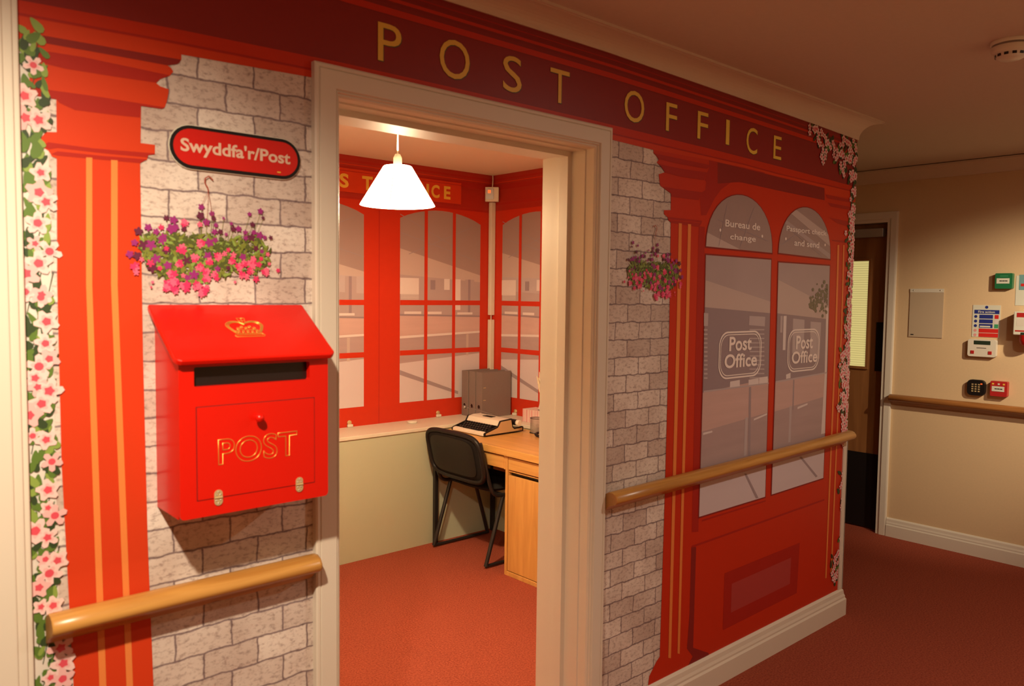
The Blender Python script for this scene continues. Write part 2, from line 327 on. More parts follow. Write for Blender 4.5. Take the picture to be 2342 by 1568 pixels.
# doorway lining + architrave, one profile swept up, across and down
def frame3(mb, prof, xl, xr, zt, fn=lambda x, y, z: (x, y, z), zb=0.0):
    n = len(prof); rings = []
    for a in range(4):
        r = []
        for s_, y in prof:
            p = [(xl-s_, y, zb), (xl-s_, y, zt+s_), (xr+s_, y, zt+s_), (xr+s_, y, zb)][a]
            r.append(fn(*p))
        rings += r
    mb.add(rings, [(i*n+k, i*n+(k+1) % n, (i+1)*n+(k+1) % n, (i+1)*n+k) for i in range(3) for k in range(n)])
    return mb
arch_p = [(.066, 0), (.066, -.017), (.062, -.020), (.056, -.020), (.054, -.017), (.052, -.020), (.012, -.020), (.009, -.014), (.006, -.016), (.003, -.009), (0, -.010), (-.004, -.004), (-.004, 0.0)]
struct(frame3(MB(), arch_p, X0, X1, 1.965).build('trim_4', M['white']))
lin_p = [(0, 0), (-.004, 0), (-.004, .028), (-.008, .030), (-.008, .045), (-.004, .047), (-.004, .092), (-.020, .094), (-.020, .132), (-.014, .134), (-.014, .2), (-.014, .215), (.06, .215), (.06, .2), (0, .2)]
struct(frame3(MB(), lin_p, X0, X1, 1.965).build('trim_5', M['white']))
# near architrave at the left edge
struct(MB().box((.20, -.020, 0), (.2985, 0, ZC)).box((.20, -.026, 0), (.288, -.02, ZC)).box((.20, -.031, 0), (.272, -.026, ZC)).build('trim_6', M['white'], bevel=.003))
# end wall door: frame, leaf
ea = [(.052, 0), (.052, -.016), (.045, -.018), (.012, -.018), (.006, -.012), (0, -.010), (-.012, -.010), (-.012, .11), (0, .11), (0, 0)]
struct(frame3(MB(), ea, DY0, DY1, DZ, lambda s_, d, z: (XE+d, s_, z)).build('trim_7', M['white']))
dr = struct(MB().box((XE+.055, DY0+.013, .008), (XE+.10, DY1-.013, DZ-.015)).build('door_1', M['doorw']))
g = [SX(*p, XE+.055) for p in ((1948, 597), (1988, 598), (1980, 838), (1948, 834))]
gy0, gy1 = g[1][0]-.003, .86; gz0, gz1 = 1.135, 1.755
gz1 = SX(1970, 597, XE+.055)[1]; gz0 = SX(1970, 837, XE+.055)[1]
MB().box((XE+.050, gy0, gz0), (XE+.0545, gy1, gz1)).build('vision_panel', M['blind'], dr)
mb = MB()
for a, b in (((gy0-.018, gz0-.018), (gy1+.018, gz0)), ((gy0-.018, gz1), (gy1+.018, gz1+.018)), ((gy0-.018, gz0), (gy0, gz1)), ((gy1, gz0), (gy1+.018, gz1))):
    mb.box((XE+.042, a[0], a[1]), (XE+.055, b[0], b[1]))
mb.build('glazing_bead', M['doorw'], dr, bevel=.002)
MB().box((XE+.0515, DY0+.03, .01), (XE+.055, DY1-.03, SX(1980, 1035, XE+.055)[1])).build('kick_plate', M['black'], dr)
a = SX(2018, 737, XE+.04); b = SX(1999, 848, XE+.04)
MB().box((XE+.048, a[0], b[1]), (XE+.055, b[0], a[1])).build('push_plate', M['black'], dr)
mb = MB().box((XE+.004, .50, 1.90), (XE+.055, .73, 1.955))
mb.build('door_closer', M['alu'], dr, bevel=.004)

# ================================================================ FRONT MURAL
mu = thing('shopfront_mural', 'printed post office shopfront wallpaper with brickwork, red pilasters and arched windows around the doorway', 'mural', (1.9, 0, 0))
e0 = .2985
zt = 2.30
# brickwork
mb = MB(); fn = PF(0)
for a, b in (((e0, .1), (.90, zt)), ((1.89, .1), (2.28, zt)), ((.90, 2.0), (1.89, zt))):
    mb.add([fn(a[0], a[1]), fn(b[0], a[1]), fn(b[0], b[1]), fn(a[0], b[1])], [(0, 1, 2, 3)])
mb.build('brickwork', M['brick'], mu)
# fascia (the long red and maroon beam with the lettering)
T = [(-0.2+.5, 2.262), (1.252, 2.263), (1.926, 2.265), (2.679, 2.252), (3.13, 2.243), (3.63, 2.230)]
D = [(.2985, 2.024), (.58, 2.036), (.962, 2.045), (1.3, 2.047), (1.83, 2.046), (2.5, 2.040), (3.05, 2.031), (3.559, 2.020), (3.63, 2.018)]
def lerp(poly, x):
    for (a, za), (b, zb) in zip(poly, poly[1:]):
        if x <= b: return za+(zb-za)*max(0, (x-a)/(b-a))
    return poly[-1][1]
xs = [.2985, .6, .96, 1.25, 1.6, 1.93, 2.3, 2.68, 3.05, 3.35, 3.63]
def vline(v): return [(x, lerp(T, x)*(1-v)+lerp(D, x)*v) for x in xs]
mb = MB()
mb.flat(strip([(x, zt) for x in xs], vline(1)), PF(1), 0)
for v0, v1, m_ in ((-.05, .03, 1), (.03, .07, 0), (.07, .085, 2), (.085, .13, 1), (.15, .19, 3), (.19, .225, 1), (.27, .345, 3), (.345, .36, 1)):
    mb.flat(strip(vline(v0), vline(v1)), PF(2), m_)
F2 = px([(45, 92), (415, 125), (700, 175), (1050, 246), (1392, 318), (1494, 343), (1623, 366), (1780, 403), (1884, 429), (1950, 446)])
F2[0] = (.2985, F2[0][1]); F2[-1] = (3.63, F2[-1][1])
mid = px([(45, 30), (402, 95), (700, 154), (1050, 228), (1392, 302), (1480, 323), (1700, 374), (1780, 396), (1933, 432), (1962, 439)])
mid[0] = (.2985, mid[0][1]); mid[-1] = (3.63, mid[-1][1])
mb.flat(strip(D, F2), PF(2), 3)
ml = [(x, z-.006) for x, z in mid]
mb.flat(strip(mid, [(x, z-.0045) for x, z in mid]), PF(3), 4)
mb.flat(strip(ml, F2), PF(3), 5)
mb.build('fascia', [M['maroon'], M['redd'], M['redm'], M['red'], M['redm'], M['red2']], mu, fix=False)
# lettering
letters = [('P', 863, 50, 917, 138, 864, 140), ('O', 1004, 92, 1073, 181), ('S', 1149, 129, 1192, 211), ('T', 1257, 155, 1301, 236), ('O', 1427, 208, 1472, 280), ('F', 1522, 234, 1547, 299),
           ('F', 1594, 254, 1618, 317), ('I', 1659, 274, 1667, 334), ('C', 1706, 292, 1731, 352), ('E', 1768, 309, 1786, 367)]
for L_ in letters:
    ch, a, t, b, bo = L_[:5]; cx_ = (a+b)/2
    sl = .19
    x0 = W(a, (t+bo)/2)[0]; x1 = W(b, (t+bo)/2)[0]
    zT = W(cx_, t+((b-a)/2*.0 if ch in 'IT' else 3))[1]; zB = W(cx_, bo-3 if ch not in 'OS' else bo)[1]
    if ch in 'PFE': zT = W(a+3, t)[1]; zB = W(a+3, bo)[1]
    if ch == 'E': zT = W(a+3, t+1)[1]; zB = W(a+3, bo-4)[1]
    if ch == 'T': zT = W(cx_, t+5)[1]; zB = W(cx_, bo)[1]
    if ch in 'OSC': zT = W(cx_, t)[1]; zB = W(cx_, bo)[1]
    mb = MB()
    word(mb, ch, (x0+.002, zB-.002, x1+.002, zT-.002), PF(4), 1, offset=.0)
    word(mb, ch, (x0, zB, x1, zT), PF(5), 0, offset=.0)
    mb.build('fascia_letter', [M['yellow'], M['green_edge']], mu, fix=False)

def c5(pts): return [(40+a/4.613, 60+b/4.613) for a, b in pts]
def c4b(pts): return [(1480+a/5.227, 320+b/5.227) for a, b in pts]
def z6(pts): return [(1350+a/1.894, 740+b/1.894) for a, b in pts]
def c7(pts): return [(1780+a/5.225, 260+b/5.225) for a, b in pts]
def z5(pts): return [(1350+a/3.075, 250+b/3.075) for a, b in pts]
# left pilaster
mb = MB()
sil = c5([(1725, 285), (1725, 350), (1705, 385), (1680, 402), (1580, 415), (1620, 445), (1640, 480), (1600, 525), (1500, 560), (1460, 600), (1500, 635), (1590, 665), (1590, 700), (1570, 800), (1550, 855), (1520, 873), (1300, 840), (1295, 1232), (1447, 1252), (1445, 1352), (1375, 1360), (1362, 1412), (1290, 1425)])
sll = c5([(40, 110), (110, 130), (165, 165), (105, 240), (130, 290), (190, 360), (230, 420), (150, 460), (120, 530), (135, 730), (405, 772), (410, 1118), (295, 1115), (235, 1190), (250, 1270), (330, 1320), (360, 1375), (410, 1395)])
body = px(sil)+px([(326, 800), (337, 1235), (350, 1560)])
body.append((body[-1][0]+.001, .11))
lft = px([(167, 1560), (140, 1060), (130, 650)]); lft.insert(0, (lft[0][0], .11))
body += lft+px(sll)[::-1]
body = [(max(a, e0), b) for a, b in body]
mb.flat(body, PF(4), 0)
for p_, m_ in (([(60, 65), (1720, 355), (1705, 385), (1680, 402), (1580, 415), (900, 290), (165, 160), (40, 115)], 2),
               ([(130, 240), (700, 330), (1600, 520), (1500, 560), (1460, 598), (1000, 530), (500, 450), (300, 400), (200, 360), (150, 310)], 1),
               ([(190, 655), (850, 745), (1550, 858), (1520, 873), (1300, 842), (1290, 965), (1000, 935), (600, 885), (440, 810), (405, 770), (135, 730)], 1),
               ([(320, 1225), (800, 1290), (1445, 1342), (1445, 1352), (1375, 1360), (1370, 1385), (900, 1340), (420, 1285), (330, 1300), (250, 1270)], 1),
               ([(420, 1320), (900, 1370), (1362, 1405), (1290, 1445), (900, 1410), (410, 1365), (350, 1350)], 1)):
    q = [(max(a, e0), b) for a, b in px(c5(p_))]
    mb.flat(q, PF(5), m_)
mb.build('pilaster', [M['red2'], M['redm'], M['redd']], mu, fix=False)
def stripe(tl, tr, path_l, path_r, zbot, name='pilaster_stripe', L=6, par=None):
    l = px([tl]+path_l); r = px([tr]+path_r); 
    if zbot is not None: l.append((l[-1][0], zbot)); r.append((r[-1][0], zbot))
    return MB().flat(l+r[::-1], PF(L)).build(name, M['orange'], par or mu, fix=False)
stripe((196, 360), (210, 361), [(196, 650), (226, 1560)], [(210, 650), (242, 1560)], .11)
stripe((253, 366), (268, 367), [(253, 650), (288, 1560)], [(268, 650), (303, 1560)], .11)
# bay: red surround from the right pilaster to the corner
mb = MB()
top = F2[7:]
bay = px([(1532, 438)])+[(W(1532, 507)[0], 1.6), (W(1529, 740)[0], 1.3), (W(1508, 1500)[0], .17), (W(1508, 1500)[0]-.03, .135), (W(1508, 1500)[0]-.035, .11), (3.63, .11)]
sil = px(c4b([(70, 112), (72, 160), (100, 185), (133, 238), (110, 268), (160, 320), (207, 385), (133, 410), (150, 545), (280, 642), (278, 838), (196, 838), (196, 885), (240, 925), (245, 960), (278, 980)]))
right = [(3.63, .11), (3.63, F2[-1][1])]
poly = sil+[(W(1530, 740)[0], W(1530, 740)[1]), (W(1519, 1150)[0], W(1519, 1150)[1]), (W(1508, 1500)[0], W(1508, 1500)[1])]
poly += px([(1500, 1512), (1484, 1545), (1481, 1567)]); poly.append((poly[-1][0], .10))
poly += [(3.63, .10)]+F2[::-1][:-6] if False else [(3.63, .10)]+F2[::-1][:5]
mb.flat(poly, PF(3), 0)
dk = lambda p_, L, m_, f_=c4b: mb.flat(px(f_(p_)), PF(L), m_)
dk([(735, 243), (1150, 330), (1400, 390), (1400, 520), (1000, 505), (880, 590), (800, 700), (700, 900), (640, 900), (620, 640), (690, 600), (700, 500), (680, 480), (710, 400), (735, 330)], 4, 1)
mb.flat(px([(1640, 371), (1884, 430), (1885, 458), (1780, 436), (1690, 416), (1640, 420)]), PF(4), 2)
mb.flat(px(c7([(545, 885), (830, 920), (850, 1010), (560, 960)])), PF(4), 3)
mb.flat(px(c7([(560, 965), (860, 1030), (850, 1060), (580, 1010)])), PF(5), 1)
mb.flat(px(c7([(580, 1060), (860, 1115), (850, 1150), (620, 1110)])), PF(5), 1)
mb.flat(px(c7([(600, 1240), (850, 1290), (830, 1350), (700, 1310)])), PF(5), 1)
mb.flat(px(c7([(630, 1505), (840, 1520), (830, 1550), (640, 1520)])), PF(5), 1)
# shade strip beside the right pilaster
mb.flat(px([(1597, 517), (1611, 519), (1606, 740), (1596, 1215), (1581, 1216), (1591, 740)]), PF(4), 1)
mb.flat(px([(1580, 1250), (1591, 1250), (1584, 1480), (1619, 1492), (1624, 1508), (1560, 1545), (1583, 1500), (1570, 1482), (1576, 1400)]), PF(4), 2)
mb.flat(px([(1581, 1247), (1884, 1140), (1884, 1144), (1581, 1252)]), PF(4), 1)
mb.flat(px([(1604, 1188), (1750, 1143), (1750, 1146), (1604, 1192)]), PF(4), 1)
mb.build('bay_surround', [M['red'], M['redm'], M['redd'], M['red2']], mu, fix=False)
mb = MB()
mb.flat(px(c4b([(72, 160), (740, 300), (738, 320), (705, 345), (400, 290), (180, 240), (133, 235), (100, 185)])), PF(6), 1)
mb.flat(px(c4b([(130, 290), (400, 345), (712, 390), (700, 410), (670, 480), (400, 440), (207, 388), (160, 320)])), PF(6), 1)
mb.flat(px(c4b([(180, 560), (690, 632), (640, 650), (610, 720), (280, 680), (278, 640)])), PF(6), 1)
mb.flat(px(c4b([(240, 920), (650, 965), (640, 1000), (610, 1040), (280, 990), (245, 955)])), PF(6), 1)
mb.flat(px(c4b([(245, 950), (620, 985), (620, 992), (245, 957)])), PF(7), 0)
mb.build('pilaster_capital', [M['red'], M['redm']], mu, fix=False)
stripe((1551, 510), (1558, 511), [(1546, 740), (1527, 1503)], [(1554, 740), (1533, 1504)], None)
stripe((1572, 512), (1579, 513), [(1567, 740), (1548, 1493)], [(1574, 740), (1553, 1494)], None)
stripe((1914, 560), (1918, 560), [(1909, 740), (1886, 1321)], [(1913, 740), (1889, 1321)], None)
stripe((1927, 560), (1930, 560), [(1922, 740), (1898, 1315)], [(1925, 740), (1901, 1315)], None)
mb = MB().flat(px([(1656, 1310), (1828, 1240), (1821, 1355), (1652, 1440)]), PF(5), 0)
mb.flat(px([(1672, 1334), (1808, 1274), (1805, 1334), (1670, 1400)]), PF(6), 1)
M['ppanel'] = mat('print_panel_inner', (.42, .05, .045), .42)
mb.build('stall_riser_panel', [M['redm'], M['ppanel']], mu, fix=False)

# window lights of the bay: arched top lights and tall lower lights with the printed interior
def arch_poly(bl, br, apex, n=20, ex=2.1):
    cx_, hw = (bl[0]+br[0])/2, (br[0]-bl[0])/2; out = []
    for i in range(n+1):
        t = pi*i/n; c, s_ = math.cos(t), math.sin(t)
        zb = bl[1]+(br[1]-bl[1])*((1+c)/2)
        out.append((cx_+hw*c, zb+(apex-zb)*abs(s_)**.9))
    return out
def grow(poly, d):
    cx_ = sum(p[0] for p in poly)/len(poly); cy_ = sum(p[1] for p in poly)/len(poly)
    ax = max(abs(p[0]-cx_) for p in poly); ay = max(abs(p[1]-cy_) for p in poly)
    return [(cx_+(p[0]-cx_)*(1+d/ax), cy_+(p[1]-cy_)*(1+d/ay)) for p in poly]
def clip(poly, half):     # keep points where half(p)>=0 (convex cut)
    out = []
    for p, q in zip(poly, poly[1:]+poly[:1]):
        a, b = half(p), half(q)
        if a >= 0: out.append(p)
        if (a >= 0) != (b >= 0):
            t = a/(a-b); out.append((p[0]+(q[0]-p[0])*t, p[1]+(q[1]-p[1])*t))
    return out
def below(p0, p1):       # half-plane below the line p0->p1 (p0 left)
    return lambda p: (p0[1]+(p1[1]-p0[1])*(p[0]-p0[0])/(p1[0]-p0[0]))-p[1]
def bandclip(poly, hi, lo):
    q = poly
    if hi: q = clip(q, below(*hi))
    if lo:
        f = below(*lo); q = clip(q, lambda p: -f(p)) if q else q
    return q
def bandz(mb, poly, hi, lo, fn, m_):
    q = bandclip(poly, hi, lo)
    if len(q) > 2: mb.flat(q, fn, m_)
MW = [M['glassp'], M['ceil_p'], M['soffit'], M['shelf'], M['shelf2'], M['counter'], M['counter2'], M['pfloor'], M['pline'], M['pwhite'], M['pgreen'], M['redd']]
wl1 = arch_poly(W(1613, 563), W(1764, 578), W(1688, 445)[1]); wl2 = arch_poly(W(1779, 578), W(1897, 592), W(1841, 474)[1])
for i, (ap, cap, dots) in enumerate(((wl1, (('Bureau de', (1657, 499), (1736, 530)), ('change', (1668, 531), (1726, 560))), ((1645, 526), (1741, 540))),
                                     (wl2, (('Passport check', (1797, 512), (1888, 547)), ('and send', (1815, 544), (1871, 571))), ((1795, 546), (1885, 560))))):
    mb = MB(); mb.flat(grow(ap, .006), PF(6), 11); mb.flat(ap, PF(7), 1)
    if i == 0:
        bandz(mb, ap, (W(1613, 530), W(1700, 575)), None, PF(8), 2)
        segs = (((1661, 468), (1642, 562)), ((1722, 476), (1690, 566)), ((1640, 502), (1756, 552)))
    else:
        bandz(mb, ap, (W(1812, 474), W(1893, 536)), (W(1812, 492), W(1893, 560)), PF(8), 2)
        bandz(mb, ap, (W(1790, 498), W(1893, 578)), (W(1790, 508), W(1893, 590)), PF(8), 0)
        segs = (((1800, 520), (1880, 588)), ((1785, 560), (1840, 520)))
    for p, q in segs:
        a, b = Vector(W(*p)), Vector(W(*q)); n_ = (b-a).normalized(); n_ = Vector((-n_.y, n_.x))*.0012
        mb.flat([tuple(a+n_), tuple(b+n_), tuple(b-n_), tuple(a-n_)], PF(9), 8)
    lt = mb.build('window_light', MW, mu, fix=False)
    for s_, p, q in cap:
        mb = MB()
        a = W(*p); b = W(*q); mx_, my_ = (p[0]+q[0])/2, (p[1]+q[1])/2
        h = abs(a[1]-b[1])*(.74 if i == 0 else .66)
        zc_ = W(mx_, my_)[1]
        word(mb, s_, (a[0], zc_-h/2, b[0], zc_+h/2), PF(10), 0, offset=.012); mb.build('caption', M['caption'], lt, fix=False)
    for d_ in dots:
        c_ = W(*d_); MB().flat([(c_[0]+.006*math.cos(k*pi/5), c_[1]+.006*math.sin(k*pi/5)) for k in range(10)], PF(10), 0).build('caption_dot', M['caption'], lt, fix=False)
tl1 = px([(1613, 583), (1762, 594), (1756, 860), (1748, 1135), (1597, 1181), (1606, 880)])
tl2 = px([(1779, 600), (1896, 608), (1890, 850), (1881, 1092), (1763, 1130), (1772, 860)])
def P2(a, b): return (W(*a), W(*b))
for i, tp in enumerate((tl1, tl2)):
    mb = MB(); mb.flat(grow(tp, .006), PF(6), 11)
    hl = ((P2((1610, 640), (1762, 690)), P2((1610, 702), (1762, 716)), P2((1607, 897), (1756, 865)), P2((1605, 986), (1753, 943)), P2((1601, 1092), (1750, 1048))) if i == 0 else
          (P2((1779, 640), (1896, 700)), P2((1776, 716), (1896, 730)), P2((1771, 872), (1890, 850)), P2((1768, 941), (1888, 905)), P2((1766, 1042), (1884, 1006))))
    mb.flat(tp, PF(7), 0)
    bandz(mb, tp, hl[0], hl[1], PF(8), 2); bandz(mb, tp, hl[1], hl[2], PF(8), 3); bandz(mb, tp, hl[2], hl[3], PF(8), 5); bandz(mb, tp, hl[3], hl[4], PF(8), 6); bandz(mb, tp, hl[4], None, PF(8), 7)
    R_ = lambda pts, m_, L=9: mb.flat(px(pts), PF(L), m_)
    if i == 0:
        R_([(1712, 722), (1748, 724), (1747, 746), (1711, 743)], 4)
        for k in range(12):
            yy = 752+k*10; R_([(1712, yy), (1746, yy), (1746, yy+3), (1712, yy+3)], 4)
            R_([(1608, yy), (1616, yy), (1616, yy+4), (1608, yy+4)], 4)
        R_([(1608, 715), (1618, 716), (1617, 745), (1608, 745)], 4)
        R_([(1668, 872), (1690, 868), (1690, 886), (1667, 888)], 9); R_([(1710, 868), (1733, 864), (1733, 878), (1710, 880)], 9); R_([(1734, 863), (1754, 860), (1754, 875), (1734, 877)], 9)
        R_([(1607, 893), (1756, 874), (1756, 877), (1607, 897)], 4, 10); R_([(1711, 885), (1716, 884), (1714, 1060), (1709, 1061)], 8); R_([(1702, 955), (1709, 953), (1705, 1040), (1699, 1042)], 4)
        R_([(1606, 989), (1627, 984), (1627, 988), (1606, 994)], 9); R_([(1722, 957), (1752, 944), (1752, 948), (1722, 961)], 9)
        R_([(1700, 1082), (1705, 1082), (1733, 1138), (1727, 1139)], 8)
    else:
        R_([(1783, 722), (1788, 722), (1787, 760), (1782, 760)], 4); R_([(1790, 722), (1797, 722), (1794, 800), (1788, 800)], 9); R_([(1812, 728), (1838, 731), (1836, 810), (1810, 808)], 4); R_([(1852, 735), (1876, 737), (1872, 820), (1850, 820)], 4)
        R_([(1888, 700), (1893, 705), (1885, 990), (1876, 992), (1884, 860)], 9); R_([(1796, 856), (1806, 852), (1806, 864), (1796, 866)], 9)
        R_([(1812, 868), (1815, 868), (1813, 936), (1810, 937)], 8); R_([(1804, 928), (1809, 927), (1806, 1010), (1801, 1011)], 4); R_([(1822, 930), (1845, 921), (1845, 925), (1822, 935)], 9)
        R_([(1826, 1044), (1831, 1043), (1868, 1088), (1864, 1091)], 8); R_([(1772, 871), (1889, 850), (1889, 853), (1772, 875)], 4, 10)
        for k in range(110):
            u_, v_ = random.random(), random.gauss(0, 1)
            x_ = min(1894, 1850+44*u_+v_*4); y_ = 700-30*u_+v_*(6+16*u_); p_ = W(x_, y_); r_ = .006+.007*random.random()
            mb.flat([(min(3.395, p_[0]+r_*math.cos(t*1.26+u_)), p_[1]+r_*.8*math.sin(t*1.26+u_)) for t in range(5)], PF(10), 10)
    lt = mb.build('window_light', MW, mu, fix=False)
    # roundel: double ring with two words
    l, r_, t, b_ = ((1643, 1740, 757, 863), (1800, 1872, 752, 848))[i]
    c_ = W((l+r_)/2, (t+b_)/2); hw = (W(r_, 805)[0]-W(l, 810)[0])/2; hh = (W((l+r_)/2, t)[1]-W((l+r_)/2, b_)[1])/2
    def pill(k, n=40):
        w_, h_ = hw-k, hh-k; rad = min(w_, h_)*.62; out = []
        for q in range(4):
            sx = (1, -1, -1, 1)[q]; sz = (1, 1, -1, -1)[q]
            for j in range(9):
                an = q*pi/2+j/8*pi/2; out.append((c_[0]+sx*(w_-rad)+rad*1.0*math.cos(an), c_[1]+sz*(h_-rad)+rad*math.sin(an)))
        return out
    mb = MB(); mb.flat(pill(0), PF(11), 0, holes=[pill(.006)[::-1]]); mb.flat(pill(.011), PF(11), 0, holes=[pill(.0145)[::-1]])
    if i == 0: t1, t2 = ((1666, 767), (1716, 801)), ((1655, 806), (1728, 839))
    else: t1, t2 = ((1819, 765), (1856, 797)), ((1809, 800), (1866, 829))
    for s_, (p, q) in (('Post', t1), ('Office', t2)):
        a, b = W(*p), W(*q); zc_ = W((p[0]+q[0])/2, (p[1]+q[1])/2+1)[1]; h = abs(W(p[0], p[1])[1]-W(p[0], q[1])[1])*.98
        word(mb, s_, (a[0], zc_-h/2, b[0], zc_+h/2), PF(12), 0, offset=.022)
    mb.build('roundel_emblem', M['caption'], lt, fix=False)

# flowers
def bloom(mb, c, r, y, m_, fn=None, core=None, ph=None):
    ph = random.random()*6 if ph is None else ph
    if fn is None: fn = lambda a, b: (a, y, b)
    n = 20; pts = [(c[0]+r*(.38+.62*abs(math.cos(2.5*t+ph))**.75)*math.cos(t), c[1]+r*(.38+.62*abs(math.cos(2.5*t+ph))**.75)*math.sin(t)) for t in [2*pi*k/n for k in range(n)]]
    mb.add([fn(*c)]+[fn(*p) for p in pts], [(0, k+1, (k+1) % n+1) for k in range(n)], m_)
    if core is not None:
        f3 = lambda a, b: (fn(a, b)[0], fn(a, b)[1]-.00003, fn(a, b)[2])
        if core == 2 and m_ == 0: mb.add([f3(c[0]+r*(.30+.30*abs(math.cos(2.5*t+ph)))*math.cos(t), c[1]+r*(.30+.30*abs(math.cos(2.5*t+ph)))*math.sin(t)) for t in [2*pi*k/20 for k in range(20)]], [tuple(range(20))], 1)
        f2 = lambda a, b: (fn(a, b)[0], fn(a, b)[1]-.00006, fn(a, b)[2])
        mb.add([f2(c[0]+r*.26*(1+.5*math.cos(2.5*t+ph)**2)*math.cos(t), c[1]+r*.26*(1+.5*math.cos(2.5*t+ph)**2)*math.sin(t)) for t in [2*pi*k/10 for k in range(10)]], [tuple(range(10))], core)
def leafp(mb, c, l, w_, an, y, m_):
    n = 10; pts = []
    for k in range(n):
        t = 2*pi*k/n; a = l*math.cos(t); b = w_*math.sin(t)*(1-.45*math.cos(t)); pts.append((c[0]+a*math.cos(an)-b*math.sin(an), y, c[1]+a*math.sin(an)+b*math.cos(an)))
    mb.add(pts, [tuple(range(n))], m_)
# left vine
vine = MB(); bl = MB(); Y0 = -.0008-STEP*8
xr_ = W(119, 700)[0]
vine.flat([(e0, .12), (xr_-.001, .12), (xr_, 1.90), (e0, 2.0)], PF(3), 0)
k = 0
for i in range(430):
    z_ = .15+1.83*i/430+random.uniform(-.01, .01); x_ = random.uniform(e0+.004, xr_-.003)
    k += 1; leafp(vine, (x_, z_), random.uniform(.009, .018), random.uniform(.004, .008), random.uniform(.6, 2.6), Y0-k*2e-6, random.choice((1, 1, 2, 3, 3, 1)))
for i in range(60):
    z_ = .2+1.75*i/60; x_ = random.uniform(e0+.004, xr_-.006)
    vine.add([(x_, Y0, z_), (x_+.0015, Y0, z_), (x_+.012, Y0, z_+.05), (x_+.0105, Y0, z_+.05)], [(0, 1, 2, 3)], 3)
fl = [(75, 150), (55, 220), (57, 270), (87, 275), (92, 395), (88, 440), (104, 462), (85, 510), (79, 557), (112, 575), (87, 602), (58, 625), (57, 667), (92, 680)]
fl += [(a/1.7075, 650+b/1.7075) for a, b in ((160, 40), (180, 145), (175, 230), (190, 290), (150, 320), (135, 365), (145, 400), (190, 415), (160, 465), (112, 510), (125, 590), (178, 605), (200, 690), (185, 800), (185, 870), (212, 900), (135, 960), (183, 985), (175, 1070), (222, 1075), (190, 1125), (150, 1180), (158, 1255), (205, 1250), (235, 1415), (245, 1475), (195, 1530), (242, 1535))]
for i, p_ in enumerate(fl):
    r_ = .023 if i % 4 else .018
    c_ = W(*p_); c_ = (min(c_[0], .352), c_[1])
    bloom(bl, c_, r_*(.85+.3*random.random()), Y0-.001-i*4e-5-(.0009 if False else 0), i % 3 == 2 and 1 or 0, core=2)
vn = vine.build('blossom_vine', [M['white_leaf'], M['leaf'], M['leaf2'], M['leafd']], mu, fix=False)
bl.build('blossoms', [M['blossom'], M['blossom2'], M['bcore']], vn, fix=False)
# right vine
vine = MB(); bl = MB(); Y0 = -.0008-STEP*9
cl = c7([(410, 180), (430, 150), (470, 240), (470, 330), (540, 270), (600, 370), (560, 450), (545, 520), (640, 350), (690, 440), (690, 520), (770, 300), (760, 370), (745, 460), (850, 380), (910, 380), (860, 440), (800, 540), (860, 520), (780, 620), (760, 690), (890, 600), (925, 540), (880, 700), (915, 740), (860, 790), (905, 900), (900, 960), (880, 1110), (905, 1170), (860, 1240), (895, 1250), (860, 1310), (890, 1400), (840, 1480), (880, 1510)])
cl += [(1951-(y_-560)*.03+random.uniform(-9, 2), y_) for y_ in range(560, 985, 9)]+[(random.uniform(1920, 1946), y_) for y_ in range(810, 930, 7)]
cl += [(1931-(y_-1010)*.05+random.uniform(-6, 2), y_) for y_ in (1015, 1022, 1085, 1095, 1105, 1112, 1140, 1146, 1152, 1160, 1230)]
cl += [(1909-(y_-1270)*.07+random.uniform(-6, 5), y_) for y_ in range(1262, 1330, 4)]
k = 0
for (x_, y_) in cl:
    for j in range(4 if y_ < 560 else 3 if y_ < 1000 else 1):
        k += 1; c_ = W(x_+random.uniform(-8, 8), y_+random.uniform(-12, 12)); c_ = (min(c_[0], 3.618), min(c_[1], 2.24))
        leafp(vine, c_, random.uniform(.012, .022), random.uniform(.006, .010), random.uniform(.4, 2.8), Y0-k*1e-6, random.choice((0, 2, 2)))
for i, (x_, y_) in enumerate(cl):
    for j in range(3 if y_ < 1000 else 1):
        c_ = W(x_+(random.uniform(-9, 7) if j else 0), y_+(random.uniform(-12, 12) if j else 0)); c_ = (min(c_[0], 3.617), min(c_[1], 2.225))
        bloom(bl, c_, random.uniform(.013, .018), Y0-.0012-(i*3+j)*4e-6, random.choice((0, 0, 1)), core=2)
vn = vine.build('blossom_vine', [M['leaf'], M['leaf2'], M['leafd']], mu, fix=False)
bl.build('blossoms', [M['blossom'], M['blossom2'], M['bcore']], vn, fix=False)
# hanging baskets (printed): the right one is the left one mirrored
PUR = [(1130, 200, 40), (1120, 320, 50), (1275, 290, 35), (1435, 355, 20), (1300, 360, 30), (1200, 410, 45), (750, 380, 50), (650, 350, 35), (720, 500, 60), (400, 480, 45), (270, 535, 50), (215, 690, 40), (150, 850, 45), (250, 870, 50), (510, 540, 40), (610, 610, 45), (340, 720, 60), (440, 720, 60), (590, 660, 50), (650, 790, 50), (510, 910, 55), (780, 480, 40), (890, 500, 35), (1330, 450, 30), (1310, 540, 40), (1390, 540, 35), (1470, 575, 25), (1540, 430, 25), (1570, 500, 40), (1640, 500, 40), (1735, 550, 35), (1830, 440, 35), (1790, 300, 30), (1940, 260, 40), (1975, 350, 25), (1850, 550, 35), (1930, 590, 50), (1820, 620, 50), (1740, 625, 35), (2000, 620, 30), (2080, 620, 30), (1240, 690, 55), (1320, 655, 35), (1880, 770, 40), (1960, 810, 30), (1220, 870, 50), (920, 930, 55), (1700, 885, 45), (670, 1000, 50), (460, 1030, 60), (1030, 1130, 60), (940, 1170, 40), (1500, 1035, 30), (1350, 1050, 40)]
